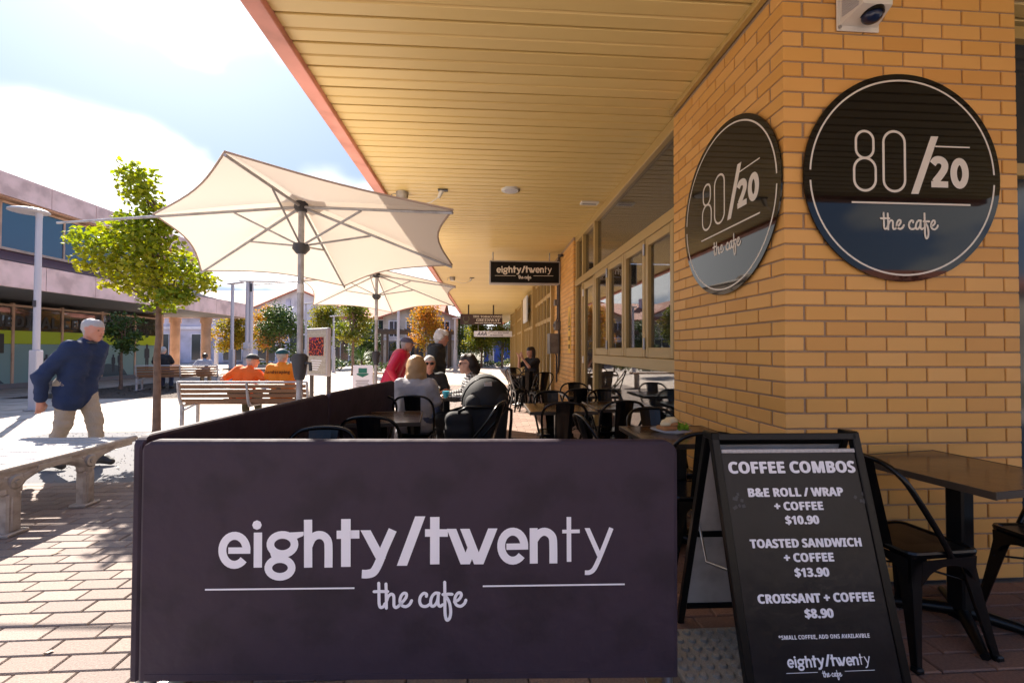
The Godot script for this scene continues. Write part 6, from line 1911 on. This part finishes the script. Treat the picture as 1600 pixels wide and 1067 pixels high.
func people() -> void:
	# elderly man striding to the right, bent forward, arms behind
	person("man in navy jumper and beige trousers walking bent forward past the slatted seat", V(-4.43, 0, -5.08), PI / 2 - 0.05, {"pelvis": V(0, 0.87, -0.02), "lean": 0.25, "hpitch": 0.14, "fat": 1.0, "scale": 1.0, "cell": 0.014,
		"elbows": [V(0.28, 1.02, -0.08), V(-0.28, 1.00, -0.10)], "wrists": [V(0.25, 0.76, -0.12), V(-0.24, 0.75, -0.14)],
		"knees": [V(0.10, 0.50, 0.10), V(-0.10, 0.49, -0.04)], "ankles": [V(0.10, 0.09, 0.14), V(-0.10, 0.12, -0.20)],
		"shirt": "navy_knit", "top": "jumper", "trousers": "khaki", "hair": "short", "haircol": "grey_hair", "skin": "skin_red", "collar": "dark_grey", "loose": 0.014, "hem": 0.14})
	# two men in orange on the timber bench, backs to the camera
	person("man in orange shirt and dark cap leaning to his right on the timber bench", V(-4.08, 0, -7.62), PI, seated({"lean": 0.25, "side": 0.22, "hyaw": -1.25, "hpitch": 0.1, "sleeves": false, "fat": 1.1,
		"elbows": [V(0.30, 0.82, 0.0), V(-0.42, 0.80, 0.05)], "wrists": [V(0.2, 0.66, 0.2), V(-0.64, 0.80, 0.08)], "scale": 0.94,
		"shirt": "orange", "trousers": "camo", "hair": "short", "cap": "cap_dark", "cell": 0.018}))
	var o2 := person("man in bright orange shirt and teal cap sitting upright on the timber bench", V(-3.42, 0, -7.66), PI, seated({"lean": -0.02, "sleeves": false, "fat": 1.12, "hyaw": -0.3,
		"elbows": [V(0.30, 0.76, 0.04), V(-0.30, 0.76, 0.04)], "wrists": [V(0.18, 0.62, 0.26), V(-0.18, 0.62, 0.26)], "scale": 0.98,
		"shirt": "orange_bright", "trousers": "camo", "hair": "short", "cap": "teal_cap", "cell": 0.018}))
	text(o2, "landscaping", 0.05, V(0, 0.92, -0.152), V(-1, 0, 0), Vector3.UP, M.black, "shirt_lettering", true)
	# couple on the far bench
	person("man in black sitting on the dark bench by the bark bed", V(-10.0, 0, -14.3), PI + 0.3, seated({"sleeves": false, "shirt": "black_cloth", "trousers": "denim", "haircol": "grey_hair", "cell": 0.026, "far": 1, "scale": 1.02}))
	person("person in white sitting on the end of the dark bench by the bark bed", V(-8.95, 0, -14.55), PI + 0.3, seated({"lean": 0.5, "shirt": "grey_knit", "trousers": "khaki", "haircol": "dark_hair", "cell": 0.026, "far": 1, "scale": 0.92}))
	# passers by
	person("person in red quilted jacket and mauve cap walking beyond the barrier", V(-1.50, 0, -7.2), PI / 2, {"pelvis": V(0, 0.85, 0), "lean": 0.40, "hpitch": 0.1, "fat": 1.15, "scale": 0.95, "puff": true, "hem": 0.04,
		"elbows": [V(0.30, 1.02, -0.06), V(-0.30, 1.02, 0.05)], "wrists": [V(0.26, 0.80, 0.06), V(-0.26, 0.80, 0.16)],
		"knees": [V(0.1, 0.48, 0.14), V(-0.1, 0.47, -0.02)], "ankles": [V(0.1, 0.09, 0.16), V(-0.1, 0.10, -0.2)],
		"shirt": "red_puffer", "top": "jacket", "trousers": "denim", "hair": "short", "haircol": "grey_hair", "cap": "cap_mauve", "cell": 0.017})
	person("white haired man in charcoal hooded top walking behind the seated group", V(-0.80, 0, -6.75), PI / 2 - 0.15, {"pelvis": V(0, 0.88, 0), "lean": 0.22, "hpitch": 0.15, "scale": 0.97, "fat": 1.08, "hood": 1, "hem": 0.08, "loose": 0.014,
		"elbows": [V(0.27, 1.06, -0.02), V(-0.27, 1.05, 0.06)], "wrists": [V(0.24, 0.82, 0.08), V(-0.24, 0.80, 0.18)],
		"knees": [V(0.1, 0.49, 0.12), V(-0.1, 0.48, -0.02)], "ankles": [V(0.1, 0.09, 0.16), V(-0.1, 0.10, -0.2)],
		"shirt": "charcoal", "top": "hooded_top", "trousers": "khaki", "hair": "full", "haircol": "white_hair", "skin": "skin_red", "cell": 0.016})
	# group at the table
	person("woman with blonde bob and grey jumper seated with her back turned", V(-0.72, 0, -4.62), PI + 0.05, seated({"lean": 0.20, "hpitch": 0.1, "loose": 0.016, "fat": 0.98, "scale": 0.93, "elbows": [V(0.22, 0.80, 0.12), V(-0.22, 0.80, 0.12)], "shirt": "grey_knit", "top": "jumper", "trousers": "denim", "hair": "bob", "haircol": "blonde_hair", "hem": 0.06}))
	var mn := person("man in sunglasses and black shirt facing the camera across the table", V(-0.74, 0, -5.98), 0.12, seated({"lean": 0.16, "sleeves": false, "fat": 1.12, "scale": 0.93, "shirt": "black_cloth", "trousers": "denim", "hair": "short", "haircol": "grey_hair", "skin": "skin_red", "glasses": 1}))
	part("shirt_emblem", one(func(m: MB): m.ribbon(arc(0.07, 0.90, 0.035, 0.035, 0, 345, 16), 0.012, V(0, 0, 0.212), Vector3.RIGHT, V(0, 1, 0.1), true)), M.print_white, mn)
	person("woman with sunglasses and striped top looking left beside the pram", V(-0.12, 0, -5.28), -PI / 2 + 0.15, seated({"lean": 0.10, "loose": 0.012, "scale": 0.94, "shirt": "striped", "trousers": "black_cloth", "hair": "ponytail", "haircol": "dark_hair", "glasses": 1}))
	person("woman in black with long dark hair raising her hands at the farthest table", V(1.16, 0, -10.6), -0.9, seated({"lean": 0.05, "sleeves": false, "scale": 1.02, "shirt": "black_cloth", "trousers": "black_cloth", "hair": "long", "haircol": "dark_hair", "cell": 0.02,
		"elbows": [V(0.16, 0.86, 0.26), V(-0.18, 0.86, 0.26)], "wrists": [V(0.04, 1.06, 0.36), V(-0.06, 1.06, 0.36)], "hand_dir": V(0, 0.8, 0.4)}))
# ------------------------------------------------------------------ pram, plate, cups, litter
func small_things() -> void:
	var t := thing("pram", "black hooded pram with a bag hanging from its handle", "pram", V(0.0, 0, -4.30), 0.12)
	# the hood: a dome over the back of the seat, seen from behind
	part("hood", one(func(m: MB):
		m.ball(V(0.02, 0.78, -0.10), V(0.235, 0.27, 0.30), Basis(Vector3.RIGHT, 0.25), 24, -0.12, 1.0)), M.pram_cloth, t)
	part("hood_seam", one(func(m: MB):
		for a in [0.15, 0.5]:
			var p := []
			for i in 13:
				var k := PI * i / 12.0
				p.append(V(0.02 + cos(k) * 0.238 * cos(a * 0.5), 0.76 + sin(k) * 0.272 * cos(a * 0.6), 0.02 + sin(k) * 0.10 - a * 0.2))
			m.tube(p, 0.008, 6)), M.black, t)
	part("badge", bxm(V(0.02, 0.965, 0.135), V(0.075, 0.045, 0.008), 0.004, Basis(Vector3.RIGHT, -0.6)), M.alu, t)
	part("seat_shell", net([[V(-0.09, 0.78, 0.08), V(-0.08, 0.36, 0.02), 0.105, 0.085], [V(0.13, 0.78, 0.08), V(0.12, 0.36, 0.02), 0.105, 0.085], [V(0.02, 0.7, 0.10), V(0.02, 0.34, 0.04), 0.10, 0.09]], 0.02, 0.03), M.pram_cloth, t)
	part("bag", net([[V(-0.31, 0.64, 0.12), V(-0.19, 0.64, 0.12), 0.075, 0.075], [V(-0.31, 0.42, 0.12), V(-0.19, 0.42, 0.12), 0.085, 0.085], [V(-0.31, 0.53, 0.12), V(-0.19, 0.53, 0.12), 0.085, 0.085]], 0.018, 0.03), M.pram_cloth, t)
	part("handle", one(func(m: MB): m.tube([V(-0.25, 0.38, 0.0), V(-0.26, 0.62, 0.10), V(-0.25, 0.72, 0.17), V(-0.18, 0.76, 0.20), V(0.16, 0.76, 0.20), V(0.24, 0.72, 0.17), V(0.25, 0.60, 0.10), V(0.25, 0.38, 0.0)], 0.016, 8)), M.black, t)
	for s in [-1, 1]:
		part("frame", one(func(m: MB):
			m.tube([V(s * 0.27, 0.40, 0.0), V(s * 0.27, 0.16, 0.26)], 0.016, 8)
			m.tube([V(s * 0.27, 0.42, 0.05), V(s * 0.24, 0.10, -0.42)], 0.016, 8)), M.dark_grey, t)
		for q in [[0.30, 0.27, 0.14], [0.24, -0.42, 0.10]]:
			var w := part("wheel", one(func(m: MB):
				var p := []
				for i in 21: p.append(V(s * q[0], q[2] + sin(TAU * i / 20) * (q[2] - 0.02), q[1] + cos(TAU * i / 20) * (q[2] - 0.02)))
				m.tube(p, 0.02, 8, false)), M.black, t)
			part("hub", one(func(m: MB):
				m.tube([V(s * q[0] - 0.02, q[2], q[1]), V(s * q[0] + 0.02, q[2], q[1])], 0.025, 10)
				for i in 5: m.tube([V(s * q[0], q[2], q[1]), V(s * q[0], q[2] + sin(TAU * i / 5) * (q[2] - 0.03), q[1] + cos(TAU * i / 5) * (q[2] - 0.03))], 0.006, 5)), M.galv, w)
	part("axle", tbm([V(-0.30, 0.14, 0.27), V(0.30, 0.14, 0.27)], 0.011, 8), M.galv, t)
	part("basket", bxm(V(0, 0.24, -0.08), V(0.40, 0.16, 0.48), 0.03), M.pram_cloth, t)
	t = thing("food_plate", "grey plate of toast with cream and green salad on the table", "plate", V(1.27, 0.737, -2.92))
	part("plate", one(func(m: MB): m.tube([V(0, 0.0, 0), V(0, 0.004, 0), V(0, 0.022, 0), V(0, 0.014, 0)], [0.07, 0.08, 0.135, 0.08], 32)), M.plate, t)
	part("toast", one(func(m: MB):
		m.box(V(-0.035, 0.032, 0.01), V(0.11, 0.03, 0.10), 0.01, Basis(Vector3.UP, 0.3)); m.box(V(0.0, 0.05, -0.01), V(0.10, 0.026, 0.09), 0.01, Basis(Vector3.UP, -0.4) * Basis(Vector3.BACK, 0.2))), M.bread, t)
	part("topping", net([[V(-0.05, 0.068, 0.01), V(0.02, 0.078, 0.0), 0.022, 0.026], [V(-0.02, 0.085, -0.01), V(0.01, 0.09, 0.015), 0.016, 0.014], [V(-0.07, 0.058, 0.02), V(-0.03, 0.062, 0.035), 0.014, 0.014]], 0.006, 0.012), M.cream, t)
	var sl := MB.new()
	for i in 46:
		var p := V(rng.randf_range(0.045, 0.10), rng.randf_range(0.022, 0.055), rng.randf_range(-0.03, 0.05))
		var d := V(rng.randfn(), rng.randfn(), rng.randfn()).normalized() * 0.022
		var w := d.cross(V(rng.randfn(), rng.randfn(), rng.randfn())).normalized() * 0.012
		sl.quad(p - d, p + w, p + d, p - w)
	part("salad", sl, M.salad, t)
	t = thing("takeaway_cup", "brown takeaway cup on the table between the seated people", "cup", V(-0.56, 0.7365, -5.20))
	part("cup", tbm([V(0, 0, 0), V(0, 0.10, 0)], [0.03, 0.042], 16), M.cup_kraft, t)
	part("lid", tbm([V(0, 0.10, 0), V(0, 0.112, 0), V(0, 0.118, 0)], [0.045, 0.044, 0.036], 16), M.white, t)
	t = thing("teal_cup", "small teal cup on the table between the seated people", "cup", V(-0.44, 0.7365, -5.10))
	part("cup", tbm([V(0, 0, 0), V(0, 0.05, 0), V(0, 0.075, 0)], [0.026, 0.038, 0.040], 16), M.cup_teal, t)
	part("ear", tbm([V(0.036, 0.06, 0), V(0.062, 0.05, 0), V(0.058, 0.025, 0), V(0.032, 0.02, 0)], 0.005, 6), M.cup_teal, t)
	t = thing("green_packet", "crushed green packet on the ground beside the barrier's end post", "litter", V(0.775, 0, -1.86), 0.5)
	part("packet", one(func(m: MB):
		m.box(V(0, 0.045, 0), V(0.045, 0.09, 0.03), 0.008, Basis(Vector3.BACK, 0.15)); m.box(V(0.006, 0.098, 0.004), V(0.03, 0.03, 0.02), 0.006, Basis(Vector3.BACK, -0.3))), M.green_bottle, t)
	part("label", bxm(V(0.002, 0.05, 0.0175), V(0.03, 0.04, 0.002)), M.print_white, t)
	t = thing("paper_scrap", "folded white paper scrap on the paving at the barrier's corner", "litter", V(-1.42, 0.003, -1.62), 0.7)
	part("sheet", one(func(m: MB):
		m.quad(V(-0.06, 0.0, -0.04), V(-0.05, 0.0, 0.05), V(0.0, 0.018, 0.045), V(0.0, 0.022, -0.045)); m.quad(V(0.0, 0.022, -0.045), V(0.0, 0.018, 0.045), V(0.055, 0.002, 0.05), V(0.06, 0.001, -0.035))), M.paper, t)
